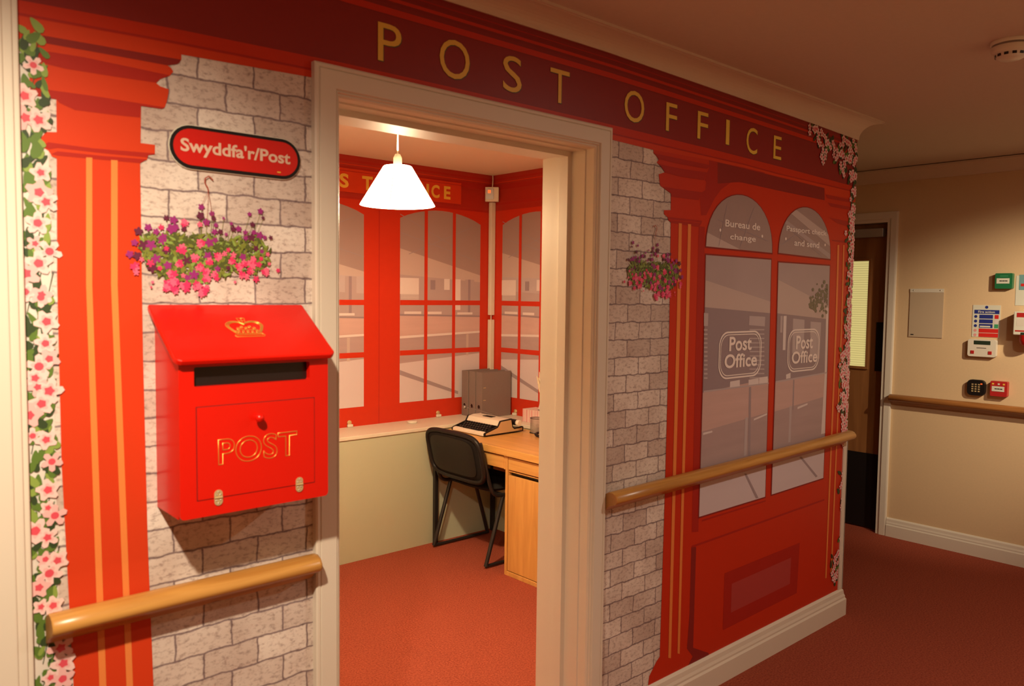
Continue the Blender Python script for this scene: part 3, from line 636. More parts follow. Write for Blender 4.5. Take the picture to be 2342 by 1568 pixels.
PIN = [(900, 420, 50), (580, 480, 35), (1110, 440, 35), (860, 780, 65), (1120, 700, 55), (650, 770, 30), (1040, 900, 55), (830, 980, 50), (1360, 880, 55), (1240, 950, 50), (1450, 840, 35), (1500, 790, 30), (1570, 860, 40), (1550, 940, 50), (1650, 1020, 55), (1720, 980, 50), (1830, 980, 65), (1800, 1080, 50), (1840, 910, 40), (1920, 990, 40), (2010, 1090, 55), (1950, 910, 30), (2040, 850, 30), (2180, 1070, 30), (2060, 980, 25), (1690, 1130, 50), (1750, 1160, 40), (1880, 1190, 45), (1110, 1030, 55), (1190, 1090, 55), (1310, 1130, 50), (1340, 1180, 35), (1200, 1180, 55), (730, 1130, 65), (880, 1140, 30), (690, 1260, 70), (770, 1230, 55), (770, 1340, 50), (650, 1310, 50), (910, 1290, 70), (1070, 1280, 60), (1190, 1320, 50), (1140, 1380, 55), (220, 1020, 55), (235, 1100, 35), (430, 970, 45), (310, 920, 30), (560, 1040, 30), (460, 1230, 20), (440, 1300, 15), (1590, 1230, 20)]
def in_fol(a, b):
    return ((a-1050)/640)**2+((b-900)/330)**2 < 1 or ((a-1750)/330)**2+((b-850)/270)**2 < 1 or ((a-700)/330)**2+((b-850)/300)**2 < 1 or ((a-420)/170)**2+((b-760)/300)**2 < .5
hx1, hz1 = W(470, 430); hx2, hz2 = W(1497, 532)
zz = 1/6.005
for q in range(2):
    def wp(a, b, q=q):
        x_, z_ = W(270+a*zz, 440+b*zz)
        if q: x_ = hx2-(x_-hx1)
        return (x_, z_-hz1+(hz1 if not q else hz2))
    Y0 = -.0008-STEP*11; rng = random.Random(3); fo = MB(); k = 0
    while k < 760:
        a, b = rng.uniform(200, 2120), rng.uniform(520, 1290)
        if not in_fol(a, b): continue
        if 1230 < a < 1600 and b > 1150: continue
        k += 1; leafp(fo, wp(a, b), rng.uniform(.006, .011), rng.uniform(.002, .0036), rng.uniform(0, 3.1), Y0-k*1.2e-6, rng.choice((0, 0, 1, 1, 2)))
    for a, b, r_ in PUR:
        if b < 620: 
            p0 = wp(a, b+20); p1 = wp(a*.8+1150*.2, 760)
            fo.add([(p0[0], Y0, p0[1]), (p0[0]+.0008, Y0, p0[1]), (p1[0]+.0008, Y0, p1[1]), (p1[0], Y0, p1[1])], [(0, 1, 2, 3)], 0)
    bk = fo.build('hanging_basket', [M['fol'], M['fol2'], M['leaf2']], mu, fix=False)
    bl = MB()
    for i, (a, b, r_) in enumerate(PUR): bloom(bl, wp(a, b), r_*.00019, Y0-.0011-i*5e-6, 1 if (i % 3 == 1) else 0)
    for i, (a, b, r_) in enumerate(PIN):
        for j in range(3 if r_ > 45 else 1):
            o_ = 0 if r_ <= 45 else r_*.45
            bloom(bl, wp(a+o_*math.cos(j*2.1+i), b+o_*math.sin(j*2.1+i)), r_*.000105*(1.3 if r_ > 45 else 1.8), Y0-.0015-(i*3+j)*4e-6, 2 if (i+j) % 2 else 3)
    bl.build('petunias', [M['purple'], M['purple2'], M['pink'], M['pink2']], bk, fix=False)
    hk = MB(); pts = [wp(*p_) for p_ in ((1290, -165), (1230, -220), (1180, -190), (1175, -130), (1215, -60), (1225, -10))]
    def ribbon(mb, pts, w_, y, m_=0):
        pts = [Vector(p) for p in pts]; l, r2 = [], []
        for i, p in enumerate(pts):
            t = (pts[min(i+1, len(pts)-1)]-pts[max(i-1, 0)]).normalized(); n_ = Vector((-t.y, t.x))*w_
            l.append(p+n_); r2.append(p-n_)
        n = len(pts); mb.add([(a.x, y, a.y) for a in l+r2], [(i, i+1, n+i+1, n+i) for i in range(n-1)], m_)
    ribbon(hk, pts, .0014, Y0-.002)
    for e_ in ((1130, 180), (1200, 480), (1280, 330)): ribbon(hk, [wp(1225, -10), wp(*e_)], .0004, Y0-.002)
    hk.build('basket_hook', M['hook'], bk, fix=False)

# ================================================================ ROOM MURAL
rm = thing('room_mural', 'printed red wallpaper with small paned windows on the walls behind the desk', 'mural', (3.0, YB, 0))
def q4(x0, z0, x1, z1): return [(x0, z0), (x1, z0), (x1, z1), (x0, z1)]
M['red_shaded'] = mat('print_red_shaded', (.40, .020, .008), .42)  # upper wall red, darkened with the lamp shade's shadow painted into the colour
mb = MB().flat(q4(.6, .6, XR-.001, ZCI), PB(0), 0)
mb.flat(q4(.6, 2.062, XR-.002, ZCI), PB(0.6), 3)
for z0, z1, m_ in ((2.262, 2.275, 1), (2.245, 2.250, 2), (2.20, 2.235, 1), (2.05, 2.062, 1)): mb.flat(q4(.6, z0, XR-.002, z1), PB(1), m_)
mb.flat(q4(2.575, .7, 2.581, 2.0), PB(1), 1)
mb.build('mural_panel', [M['red'], M['redm'], M['red2'], M['red_shaded']], rm, fix=False)
mb = MB().flat(q4(WT, .6, YB-.001, ZCI), PR(0), 0)
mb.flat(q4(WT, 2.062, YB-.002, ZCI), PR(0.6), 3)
for z0, z1, m_ in ((2.262, 2.275, 1), (2.245, 2.250, 2), (2.20, 2.235, 1), (2.10, 2.115, 1)): mb.flat(q4(WT, z0, YB-.002, z1), PR(1), m_)
mb.build('mural_panel', [M['red'], M['redm'], M['red2'], M['red_shaded']], rm, fix=False)
def warch(x0, x1, z0, zs, za, n=12):
    return [(x0, z0), (x1, z0)]+[(x1+(x0-x1)*i/n, zs+(za-zs)*math.sin(pi*i/n)**.8) for i in range(n+1)]
def room_window(P, x0, x1, muls, flip=False):
    z0, zs, za = .825, 1.965, 2.032
    poly = warch(x0, x1, z0, zs, za); mb = MB(); mb.flat(poly, P(2), 1)
    w_ = x1-x0; X = lambda t: x0+w_*((1-t) if flip else t)
    def band(h0, h1, l0, l1, m_, L=3):   # heights at t=0 and t=1
        hi = sorted([(X(0), h0), (X(1), h1)]); lo = sorted([(X(0), l0), (X(1), l1)])
        bandz(mb, poly, tuple(hi), tuple(lo), P(L), m_)
    band(1.78, 1.63, 1.62, 1.585, 2); band(1.62, 1.585, 1.375, 1.36, 0); band(1.62, 1.60, 1.375, 1.36, 4); band(1.53, 1.50, 1.375, 1.36, 0, 4)
    band(1.375, 1.36, 1.23, 1.25, 5); band(1.23, 1.25, 1.07, 1.11, 6)
    band(1.07, 1.11, .8, .8, 7); band(1.377, 1.362, 1.366, 1.352, 3, 5); band(1.24, 1.26, 1.225, 1.247, 9, 5)
    for a, b in (((0, 1.99), (.7, 1.80)), ((.1, 1.75), (.9, 1.95)), ((0, 1.88), (1, 1.72))):
        p, r2 = (X(a[0]), a[1]), (X(b[0]), b[1]); mb.flat([p, r2, (r2[0], r2[1]-.005), (p[0], p[1]-.005)], P(5), 8)
    p, r2 = (X(0), 1.03), (X(.72), .865); mb.flat([p, r2, (r2[0], r2[1]-.02), (p[0], p[1]-.03)], P(5), 8)
    for t0, t1, h0, h1, m_ in ((.0, .22, 1.50, 1.60, 9), (.36, .42, 1.53, 1.59, 3), (.53, .60, 1.53, 1.6, 9), (.66, .74, 1.40, 1.6, 9), (.80, .92, 1.38, 1.60, 0), (.84, .87, 1.38, 1.60, 3), (.05, .25, 1.376, 1.392, 9), (.33, .5, 1.374, 1.39, 9), (.7, .9, 1.37, 1.384, 9), (.82, .85, 1.1, 1.24, 2)):
        xa, xb = sorted((X(t0), X(t1))); mb.flat(q4(xa, h0, xb, h1), P(6), m_)
    for kk in range(7):
        xa, xb = sorted((X(.01), X(.22))); mb.flat(q4(xa, 1.44+kk*.009, xb, 1.444+kk*.009), P(6), 9)
    wn = mb.build('printed_window', MW, rm, fix=False)
    mb = MB()
    for m_ in muls: mb.flat(q4(m_-.0125, z0, m_+.0125, 2.035), P(8))
    for z_ in (1.447, 1.135): mb.flat(q4(x0, z_-.0155, x1, z_+.0155), P(8))
    mb.build('glazing_bars', M['red'], wn, fix=False)
room_window(PB, 2.727, 3.364, (2.921, 3.143))
room_window(PB, 1.835, 2.472, (2.03, 2.25))
room_window(PR, 1.657, 2.294, (2.115, 1.915), flip=True)
# sign board on the back wall
sb = MB().box((1.45, YB-.010, 2.086), (3.193, YB-.002, 2.222)).build('name_board', M['red2'], bevel=.001)
tag(sb, 'long red name board with yellow capital letters high on the wall behind the pendant lamp', 'sign')
mb = MB()
mb.box((1.45, YB-.0108, 2.205), (3.193, YB-.0098, 2.208)).build('board_line', M['redm'], sb)
for ch, xc in (('P', 1.92), ('O', 2.12), ('S', 2.335), ('T', 2.49), ('O', 2.66), ('F', 2.76), ('F', 2.86), ('I', 2.925), ('C', 2.985), ('E', 3.078)):
    mb = MB(); hw = {'I': .010, 'O': .042, 'T': .036, 'C': .032, 'E': .026, 'S': .030, 'F': .024, 'P': .03}[ch]
    word(mb, ch, (xc-hw, 2.108, xc+hw, 2.190), lambda a, b: (a, YB-.0112, b), 0, offset=.035)
    mb.build('board_letter', M['yellow'], sb, fix=False)

# boxing (ledge) round two sides of the room
bx = MB().box((.6, 2.12, 0), (XR, YB, .69)).box((3.26, WT, 0), (XR, 2.13, .69)).build('wall_low', M['panel']); struct(bx)
mb = MB().prism([(.6, 2.112), (3.252, 2.112), (3.252, WT), (XR, WT), (XR, YB), (.6, YB)], lambda a, b, t: (a, b, t), .69, .71).build('ledge_top', M['ledge'], bx, bevel=.003)

# ================================================================ THINGS ON THE FRONT WALL
# red post box
BX0, BX1, BD, BZ0, BZF, BZB = .531, .851, .135, 1.052, 1.372, 1.462
pb = thing('post_box', 'red painted wooden post box with sloping lid mounted on the printed brick wall', 'post box', (.685, 0, BZ0))
t = .012
side = [(0, BZ0), (-BD+.012, BZ0), (-BD+.012, BZF-.004), (0, BZB)]
def rrect(x0, z0, x1, z1, r, n=4):
    out = []
    for (cx_, cz_, a0) in ((x1-r, z1-r, 0), (x0+r, z1-r, pi/2), (x0+r, z0+r, pi), (x1-r, z0+r, 3*pi/2)):
        for i in range(n+1): out.append((cx_+r*math.cos(a0+i/n*pi/2), cz_+r*math.sin(a0+i/n*pi/2)))
    return out
SL = (W(443, 885, -BD)[0], W(443, 885, -BD)[1], W(707, 868, -BD)[0], W(707, 826, -BD)[1])
mb = MB()
for xs_ in ((BX0, BX0+t), (BX1-t, BX1)): mb.prism(side, lambda a, b, tt: (tt, a, b), xs_[0], xs_[1])
mb.box((BX0+t, -BD+.001, BZ0), (BX1-t, 0, BZ0+t))
mb.box((BX0+t, -.010, BZ0+t), (BX1-t, 0, BZF+.06))
# front board with a slot
outer = rrect(BX0, BZ0, BX1, BZF-.004, .008); hole = rrect(*SL, .004)[::-1]
for y_ in (-BD-.002, -BD+.012): mb.flat(outer, (lambda yy: lambda a, b: (a, yy, b))(y_), 0, holes=[hole])
for lp in (outer, hole):
    n = len(lp); mb.add([(a, -BD-.002, b) for a, b in lp]+[(a, -BD+.012, b) for a, b in lp], [(i, (i+1) % n, n+(i+1) % n, n+i) for i in range(n)])
mb.build('body', M['postbox'], pb)
MB().box((SL[0]-.01, -BD+.013, SL[1]-.01), (SL[2]+.01, -BD+.016, SL[3]+.01)).build('slot_window', M['slot'], pb)
# lid: sloping board from (y=0,z=1.474) to (y=-.2,z=1.372)
ly0, lz0, ly1, lz1 = 0.0, 1.473, -.160, 1.368
dv = Vector((0, ly1-ly0, lz1-lz0)).normalized(); nv = Vector((0, dv.z, -dv.y)); nv = nv if nv.z > 0 else -nv
LX0, LX1, LLEN = .518, .860, math.hypot(ly1-ly0, lz1-lz0)
def LP(x, s_, h): p = Vector((x, ly0, lz0))+dv*s_+nv*h; return (p.x, p.y, p.z)
mb = MB(); lp = [(LX0, 0), (LX1, 0), (LX1, LLEN-.012), (LX1-.004, LLEN-.004), (LX1-.012, LLEN), (LX0+.012, LLEN), (LX0+.004, LLEN-.004), (LX0, LLEN-.012)]
mb.prism(lp, lambda a, b, tt: LP(a, b, tt), -.014, 0)
lid = mb.build('lid', M['postbox'], pb, bevel=.004, seg=3)
# crown: raised gilt lines on the lid
def LC(u, v): return LP(.692+u*.00125, .082-v*.00125, .0008)
mb = MB()
def line(pts, r=.0010, cl=False): mb.tube([LC(*p) for p in pts], r, 6, closed=cl)
def cres(ctrl, n=6):
    out = []
    for i in range(len(ctrl)-1):
        p0, p1, p2, p3 = [Vector((*ctrl[max(0, min(len(ctrl)-1, j))],)) for j in (i-1, i, i+1, i+2)]
        for k_ in range(n):
            t_ = k_/n; out.append(tuple(.5*((2*p1)+(-p0+p2)*t_+(2*p0-5*p1+4*p2-p3)*t_*t_+(-p0+3*p1-3*p2+p3)*t_**3)))
    return out+[tuple(ctrl[-1])]
arc = [(0, 6), (-9, 12), (-20, 13), (-29, 8), (-32, 0), (-27, -12), (-22, -20)]
for sc_ in (1, .93, .86):
    for sg in (1, -1): line(cres([(sg*(a*sc_), b*sc_-(1-sc_)*12) for a, b in arc]))
line([(-22, -22), (22, -22), (26, -28), (24, -31), (-24, -31), (-26, -28)], .0009, True); line([(-22, -26), (22, -26)])
for x_ in range(-16, 17, 8): line([(x_+2.2*math.cos(a*pi/3), -17+3*math.sin(a*pi/3)) for a in range(6)], .0009, True)
for x_, y_ in ((-14, -8), (-7, -4), (0, -7), (7, -4), (14, -8)): line([(x_+2.5*math.cos(a*pi/3), y_+2.5*math.sin(a*pi/3)) for a in range(6)], .0011, True)
line([(-4, 8), (-7, 22), (7, 22), (4, 8)], .0008, True); line([(0, 10), (0, 20)]); line([(-4, 15), (4, 15)]); line([(-5, 5), (0, 8), (5, 5), (0, 2)], .0009, True)
line([(-20, -14), (-11, -11), (0, -13), (11, -11), (20, -14)])
mb.build('crown_emblem', M['gold'], lid)
# front flap: door with hinges, knob, outlined word
dx0, dx1, dz0, dz1 = W(450, 1040, -BD)[0], W(717, 1000, -BD)[0], W(456, 1143, -BD)[1], W(447, 932, -BD)[1]
fy = -BD-.0022
mb = MB()
fd = rrect(dx0, dz0, dx1, dz1, .002)
mb.prism(fd, lambda a, b, tt: (a, tt, b), fy-.0012, fy)
door = mb.build('door', M['postbox'], pb, bevel=.0008)
mb = MB()
for a, b in (((dx0-.0016, dz0-.0016), (dx1+.0016, dz0)), ((dx0-.0016, dz1), (dx1+.0016, dz1+.0016)), ((dx0-.0016, dz0), (dx0, dz1)), ((dx1, dz0), (dx1+.0016, dz1))): mb.box((a[0], fy-.0002, a[1]), (b[0], fy+.001, b[1]))
M['groove'] = mat('door_groove', (.12, .006, .005), .6)
mb.build('door_gap', M['groove'], door)
kx, kz = W(593, 955, -BD-.016)
MB().lathe((kx, fy, kz), [(.004, 0), (.0035, -.006), (.005, -.010), (.0088, -.014), (.0092, -.018), (.007, -.023), (.0001, -.0245)], 20, 0, 'y').build('knob', M['postbox'], door)
def outline_word(s, box, y, name, parent, bev=.0008):
    cu = bpy.data.curves.new('word', 'FONT'); cu.body = s; cu.size = 1; cu.offset = .012; cu.fill_mode = 'NONE'; cu.space_character = 1.02
    ob = bpy.data.objects.new('word', cu); C.objects.link(ob); bpy.context.view_layer.update()
    cu.bevel_depth = .011; cu.bevel_resolution = 2; bpy.context.view_layer.update()
    me = bpy.data.meshes.new_from_object(ob.evaluated_get(bpy.context.evaluated_depsgraph_get())); bpy.data.objects.remove(ob); bpy.data.curves.remove(cu)
    vs = [v.co.copy() for v in me.vertices]; ax, bx_ = min(v.x for v in vs), max(v.x for v in vs); ay, by = min(v.y for v in vs), max(v.y for v in vs)
    x0, z0, x1, z1 = box; kx_, kz_ = (x1-x0)/(bx_-ax), (z1-z0)/(by-ay)
    fs = [tuple(p.vertices) for p in me.polygons]; bpy.data.meshes.remove(me)
    m_ = MB().add([(x0+(v.x-ax)*kx_, y-v.z*kz_, z0+(v.y-ay)*kz_) for v in vs], fs, 0, True)
    return m_.build(name, M['gold'], parent)
a = W(497, 1030, fy); b = W(679, 1025, fy)
outline_word('POST', (a[0]+.001, W(505, 1063, fy)[1], b[0], W(505, 1003, fy)[1]), fy-.0016, 'post_lettering', door)
for hp in ((499, 1137), (684, 1107)):
    hx, hz = W(*hp, fy)
    mb = MB(); pl = [(hx+.0085*math.cos(a_), hz+(.0075 if math.sin(a_) > 0 else -.0075)+.0085*math.sin(a_)) for a_ in [2*pi*i/20 for i in range(20)]]
    mb.prism(pl, lambda a, b, tt: (a, tt, b), fy-.0022, fy-.0008)
    mb.tube([(hx-.008, fy-.003, hz), (hx+.008, fy-.003, hz)], .0014, 8)
    hg = mb.build('hinge', M['brass'], pb)
    mb = MB()
    for dx_, dz_ in ((-.004, .0055), (.004, .0055), (0, .0115), (-.004, -.0055), (.004, -.0055), (0, -.0115)): mb.lathe((hx+dx_, fy-.0022, hz+dz_), [(.0016, 0), (.0012, -.0007), (.0001, -.0009)], 8, 0, 'y')
    mb.build('hinge_screws', M['screw'], hg)
# oval-ended sign
sg = thing('wall_sign', 'red rounded sign with black border and pale lettering, above the printed flower basket', 'sign', (.71, 0, 1.80))
a = W(388, 330, -.008); b = W(687, 370, -.008); ztop = W(540, 302, -.008)[1]; zbot = W(540, 397, -.008)[1]
def stad(x0, z0, x1, z1, n=14):
    r = (z1-z0)/2; zc_ = (z0+z1)/2
    return [(x1-r+r*math.cos(t_), zc_+r*math.sin(t_)) for t_ in [-pi/2+pi*i/n for i in range(n+1)]]+[(x0+r+r*math.cos(t_), zc_+r*math.sin(t_)) for t_ in [pi/2+pi*i/n for i in range(n+1)]]
sx0, sx1 = a[0], b[0]
MB().prism(stad(sx0-.0015, zbot-.0015, sx1+.0015, ztop+.0015), lambda a, b, tt: (a, tt, b), -.006, -.001).build('backing_plate', M['ledge'], sg)
MB().prism(stad(sx0, zbot, sx1, ztop), lambda a, b, tt: (a, tt, b), -.008, -.006).build('border', M['black'], sg)
MB().prism(stad(sx0+.007, zbot+.007, sx1-.007, ztop-.007), lambda a, b, tt: (a, tt, b), -.0087, -.008).build('face', M['signred'], sg)
mb = MB(); zc_ = (ztop+zbot)/2
a = W(413, 340, -.009); b = W(664, 365, -.009)
word(mb, "Swyddfa'r/Post", (a[0], zc_-.0185, b[0], zc_+.0175), lambda a, b: (a, -.0092, b), 0, offset=.025)
mb.build('lettering', M['signtext'], sg, fix=False)
a = W(638, 394, -.009); MB().box((a[0]-.004, -.0093, a[1]-.001), (a[0]+.004, -.0088, a[1]+.0015)).build('maker_mark', M['yellow'], sg)

# handrails
def rail_prof(z):  # (outward, z)
    return [(0, z+.002), (.010, z+.012), (.024, z+.019), (.040, z+.020), (.054, z+.014), (.062, z+.003), (.063, z-.006), (.057, z-.015), (.046, z-.021), (.034, z-.025), (.020, z-.033), (.010, z-.043), (.004, z-.047), (0, z-.047)]
def rail(name, p0, p1, out, z, matl, label, endm):
    p0 = Vector(p0); p1 = Vector(p1); out = Vector(out); pr = rail_prof(z); n = len(pr); mb = MB()
    d = (p1-p0); L_ = d.length; d.normalize(); k = [0, .005, .015]; rings = []
    st = [(0, .96), (.003, 1)]+[(L_*k_/8, 1) for k_ in range(1, 8)]+[(L_-.008, 1), (L_-.002, .97), (L_, .90)]
    vs = []
    for s_, sc_ in st:
        for o_, zz_ in pr: p = p0+d*s_+out*(o_*sc_+.0015); vs.append((p.x, p.y, p.z+z-.02+(zz_-z+.02)*sc_))
    fs = [(i*n+k_, i*n+(k_+1) % n, (i+1)*n+(k_+1) % n, (i+1)*n+k_) for i in range(len(st)-1) for k_ in range(n)]
    mb.add(vs, fs, 0, True); mb.add(vs[:n], [tuple(range(n))], 1); mb.add(vs[-n:], [tuple(range(n))], 1)
    o = mb.build(name, [matl, endm]); tag(o, label, 'handrail'); return o
rail('handrail', (.322, -.002, 0), (.878, -.002, 0), (0, -1, 0), .869, M['pine'], 'short pine handrail below the red post box, crossing the left pilaster', M['pine_end'])
rail('handrail', (1.92, -.002, -.026), (3.60, -.002, .0), (0, -1, 0), .874, M['pine'], 'long pine handrail running across the printed windows to the corner', M['pine_end'])
rail('handrail', (XE-.001, .40, 0), (XE-.001, -2.44, 0), (-1, 0, 0), .890, M['piney'], 'dark pine handrail on the cream wall below the keypad', M['pine_end'])

# ================================================================ ROOM THINGS
# pendant lamp
lx, ly = 1.750, .95
z_top, z_bot = 2.003, 1.848
pl = thing('pendant_lamp', 'glowing white cone-shaded pendant lamp hanging from the room ceiling', 'lamp', (lx, ly, ZCI))
MB().lathe((lx, ly, 0), [(.032, ZCI), (.032, ZCI-.005), (.022, ZCI-.012), (.006, ZCI-.014)], 24).build('ceiling_rose', M['white'], pl)
MB().tube([(lx, ly, ZCI-.02), (lx, ly, z_top+.02)], .0032, 8).build('flex', M['white'], pl)
MB().lathe((lx, ly, 0), [(.010, z_top+.045), (.017, z_top+.03), (.017, z_top-.002), (.021, z_top-.004), (.021, z_top-.03)], 20).build('lamp_holder', M['palepl'], pl)
mb = MB(); R0, R1 = .056, .1475
mb.lathe((lx, ly, 0), [(R1-.002, z_bot), (R1, z_bot), (R0, z_top-.004), (R0-.003, z_top-.002), (R0-.004, z_top-.006), (R1-.0035, z_bot+.001)], 48, caps=False)
sh = mb.build('lamp_shade', M['shade'], pl, fix=False)
mb = MB()
for k in range(3):
    an = 2*pi*k/3+.5; mb.tube([(lx+.019*math.cos(an), ly+.019*math.sin(an), z_top-.01), (lx+(R0-.002)*math.cos(an), ly+(R0-.002)*math.sin(an), z_top-.006)], .0015, 6)
mb.tube([(lx+.019*math.cos(q_*pi/8), ly+.019*math.sin(q_*pi/8), z_top-.010) for q_ in range(16)], .0015, 6, closed=True); mb.build('shade_ring', M['palepl'], pl)
an = -2.35; mb = MB().tube([(lx+R0*math.cos(an), ly+R0*math.sin(an), z_top-.004), (lx+(R1+.0005)*math.cos(an), ly+(R1+.0005)*math.sin(an), z_bot)], .0016, 6)
M['seam'] = mat('shade_seam', (.75, .6, .4), .8, emis=(1, .7, .35), estr=.8)
mb.build('shade_seam', M['seam'], sh)
MB().lathe((lx, ly, 0), [(.012, z_top-.03), (.014, z_top-.05), (.026, z_top-.08), (.029, z_top-.10), (.022, z_top-.122), (.001, z_top-.13)], 16).build('bulb', mat('bulb_glow', (.9, .85, .7), .4, emis=(1, .8, .5), estr=8), pl)
bpy.data.objects['pendant_bulb'].location = (lx, ly, z_bot+.002)
# neon switch, cable and conduit in the corner
cx_, cy_ = 3.452, 2.382
sw = thing('fused_switch', 'small white switch box with a red light in the upper room corner', 'switch', (3.44, 2.37, 2.16))
ctr = Vector((3.435, 2.365, 2.165)); du = Vector((.7071, -.7071, 0)); dn = Vector((-.7071, -.7071, 0))
def SB(u0, u1, z0, z1, n0, n1):
    vs = [];
    for n_ in (n0, n1):
        for u_, z_ in ((u0, z0), (u1, z0), (u1, z1), (u0, z1)): p = ctr+du*u_+dn*n_; vs.append((p.x, p.y, z_))
    return MB().add(vs, [(0, 1, 2, 3), (7, 6, 5, 4), (0, 4, 5, 1), (1, 5, 6, 2), (2, 6, 7, 3), (3, 7, 4, 0)])
SB(-.045, .045, 2.12, 2.215, -.005, .03).build('box', M['palepl'], sw, bevel=.003)
SB(-.040, .012, 2.135, 2.205, .03, .033).build('faceplate', M['alu'], sw, bevel=.001)
SB(-.026, -.008, 2.175, 2.195, .033, .036).build('neon_light', M['neon'], sw)
cb = MB().tube([(3.455, 2.385, 2.298), (3.452, 2.38, 2.27), (3.442, 2.37, 2.24), (3.437, 2.367, 2.216)], .004, 8).build('power_cable', M['palepl']); tag(cb, 'short white cable from the room ceiling down to the corner switch', 'cable')
tr = thing('cable_trunking', 'narrow white trunking running down the room corner to the ledge', 'trunking', (3.45, 2.385, .712))
MB().box((3.430, 2.364, 1.365), (3.466, 2.394, 2.118)).build('trunking_length', M['palepl'], tr, bevel=.003)
MB().box((3.430, 2.364, .712), (3.466, 2.394, 1.335)).build('trunking_length', M['palepl'], tr, bevel=.003)
MB().tube([(3.448, 2.380, 1.32), (3.448, 2.380, 1.38)], .004, 8).build('joining_cable', M['palepl'], tr)
# ledge fittings
for i, (bx_, by_, lab) in enumerate(((2.372, 2.385, 'small metal bracket on the ledge, leftmost, at the foot of the red wall'), (3.02, 2.385, 'small metal bracket on the ledge just left of the grey binders'), (3.455, 2.14, 'small metal bracket on the ledge between the binders and the tissue box'))):
    b_ = thing('mirror_bracket', lab, 'bracket', (bx_, by_, .71), 'metal brackets along the ledge')
    if i < 2:
        MB().lathe((bx_, by_+.012, .737), [(.014, 0), (.014, -.005), (.011, -.007), (.001, -.007)], 18, 0, 'y').build('disc', M['brass'], b_)
        MB().box((bx_-.018, by_-.006, .711), (bx_+.018, by_+.010, .728)).build('foot', M['palepl'], b_, bevel=.004)
    else:
        MB().lathe((bx_+.012, by_, .737), [(.014, 0), (.014, -.005), (.011, -.007), (.001, -.007)], 18, 0, 'x').build('disc', M['brass'], b_)
        MB().box((bx_-.006, by_-.018, .711), (bx_+.010, by_+.018, .728)).build('foot', M['palepl'], b_, bevel=.004)
dc = MB().lathe((2.755, 2.30, .711), [(.030, 0), (.032, .004), (.030, .011), (.026, .013), (.001, .013)], 24).build('plastic_cap', M['palepl']); tag(dc, 'white round plastic cap lying on the ledge between two brackets', 'cap')
# binders: spines face the doorway side, the nearest one shows its wide face
bt = .0645
def binder(loc, label, h=.295, d=.245):
    t = thing('lever_arch_binder', label, 'binder', loc, 'grey binders standing in the corner')
    x0, y0, z0 = loc; mb = MB()
    mb.box((x0, y0, z0), (x0+d, y0+.003, z0+h)); mb.box((x0, y0+bt-.003, z0), (x0+d, y0+bt, z0+h)); mb.box((x0, y0+.003, z0), (x0+.003, y0+bt-.003, z0+h))
    mb.build('cover', M['grey'], t, bevel=.001)
    MB().box((x0+.012, y0+.006, z0+.004), (x0+d-.01, y0+bt-.018, z0+h-.012)).build('papers', M['paper'], t)
    MB().tube([(x0-.0008, y0+bt/2+.0135*math.cos(a_), z0+.07+.0135*math.sin(a_)) for a_ in [2*pi*k/18 for k in range(18)]], .0018, 6, closed=True).build('finger_ring', M['metal'], t)
    MB().lathe((x0-.0002, y0+bt/2, z0+.07), [(.0125, 0), (.0125, -.0006)], 18, 0, 'x').build('finger_hole', M['slot'], t)
    return t
def dup(root, loc, label):
    r = root.copy(); C.objects.link(r); r.location = loc; r['label'] = label
    for ch in list(root.children):
        c = ch.copy(); C.objects.link(c); c.parent = r; c.matrix_parent_inverse = ch.matrix_parent_inverse.copy()
        for g_ in ch.children: d = g_.copy(); C.objects.link(d); d.parent = c; d.matrix_parent_inverse = g_.matrix_parent_inverse.copy()
    return r
BZ = .7105
b3 = binder((3.205, 2.172, BZ), 'grey lever arch binder with its wide side showing, nearest of the three')
def bend(t):   # the near binder shows its brown-grey side with two rivets
    for z_ in (.12, .19):
        pass
for z_ in (.195, .115): MB().box((3.215, 2.1712, BZ+z_-.002), (3.235, 2.1722, BZ+z_+.002)).build('rivet', M['brass'], b3)
# desk
dk_ = thing('desk', 'light oak desk with drawers and a cupboard pedestal along the right wall of the room', 'desk', (2.98, 1.6, 0))
DX, DT = 2.745, .685
MB().box((DX, 1.02, DT-.038), (3.252, 2.108, DT)).build('desktop', M['oak'], dk_, bevel=.002)
MB().box((DX+.015, 1.43, DT-.115), (3.245, 1.445, DT-.038)).box((3.22, 1.44, DT-.30), (3.235, 2.10, DT-.038)).box((DX+.02, 2.088, DT-.115), (3.245, 2.105, DT-.038)).build('apron', M['oak'], dk_)
mb = MB().box((DX+.012, 1.445, DT-.112), (DX+.028, 2.085, DT-.046)).build('drawer', M['oak'], dk_, bevel=.0015)
PX = 2.758
mb = MB()
mb.box((PX, 1.415, 0), (3.245, 1.432, DT-.038)); mb.box((PX, 1.125, 0), (3.245, 1.142, DT-.038)); mb.box((PX, 1.142, 0), (3.245, 1.415, .022)); mb.box((3.23, 1.142, .022), (3.245, 1.415, DT-.04)); mb.box((PX+.01, 1.142, DT-.125), (3.24, 1.415, DT-.118))
mb.build('pedestal', M['oakv'], dk_, bevel=.001)
MB().box((PX+.003, 1.145, DT-.112), (PX+.019, 1.412, DT-.046)).build('drawer', M['oak'], dk_, bevel=.0015)
MB().box((PX+.005, 1.145, .026), (PX+.021, 1.412, DT-.143)).build('cupboard_door', M['oakv'], dk_, bevel=.0015)
MB().box((PX+.03, 1.143, DT-.142), (PX+.032, 1.414, DT-.119)).build('handle_recess', M['slot'], dk_)
for x_ in (2.765, 3.215): MB().box((x_, 2.072, 0), (x_+.024, 2.096, DT-.115)).build('leg', M['blackm'], dk_, bevel=.002)
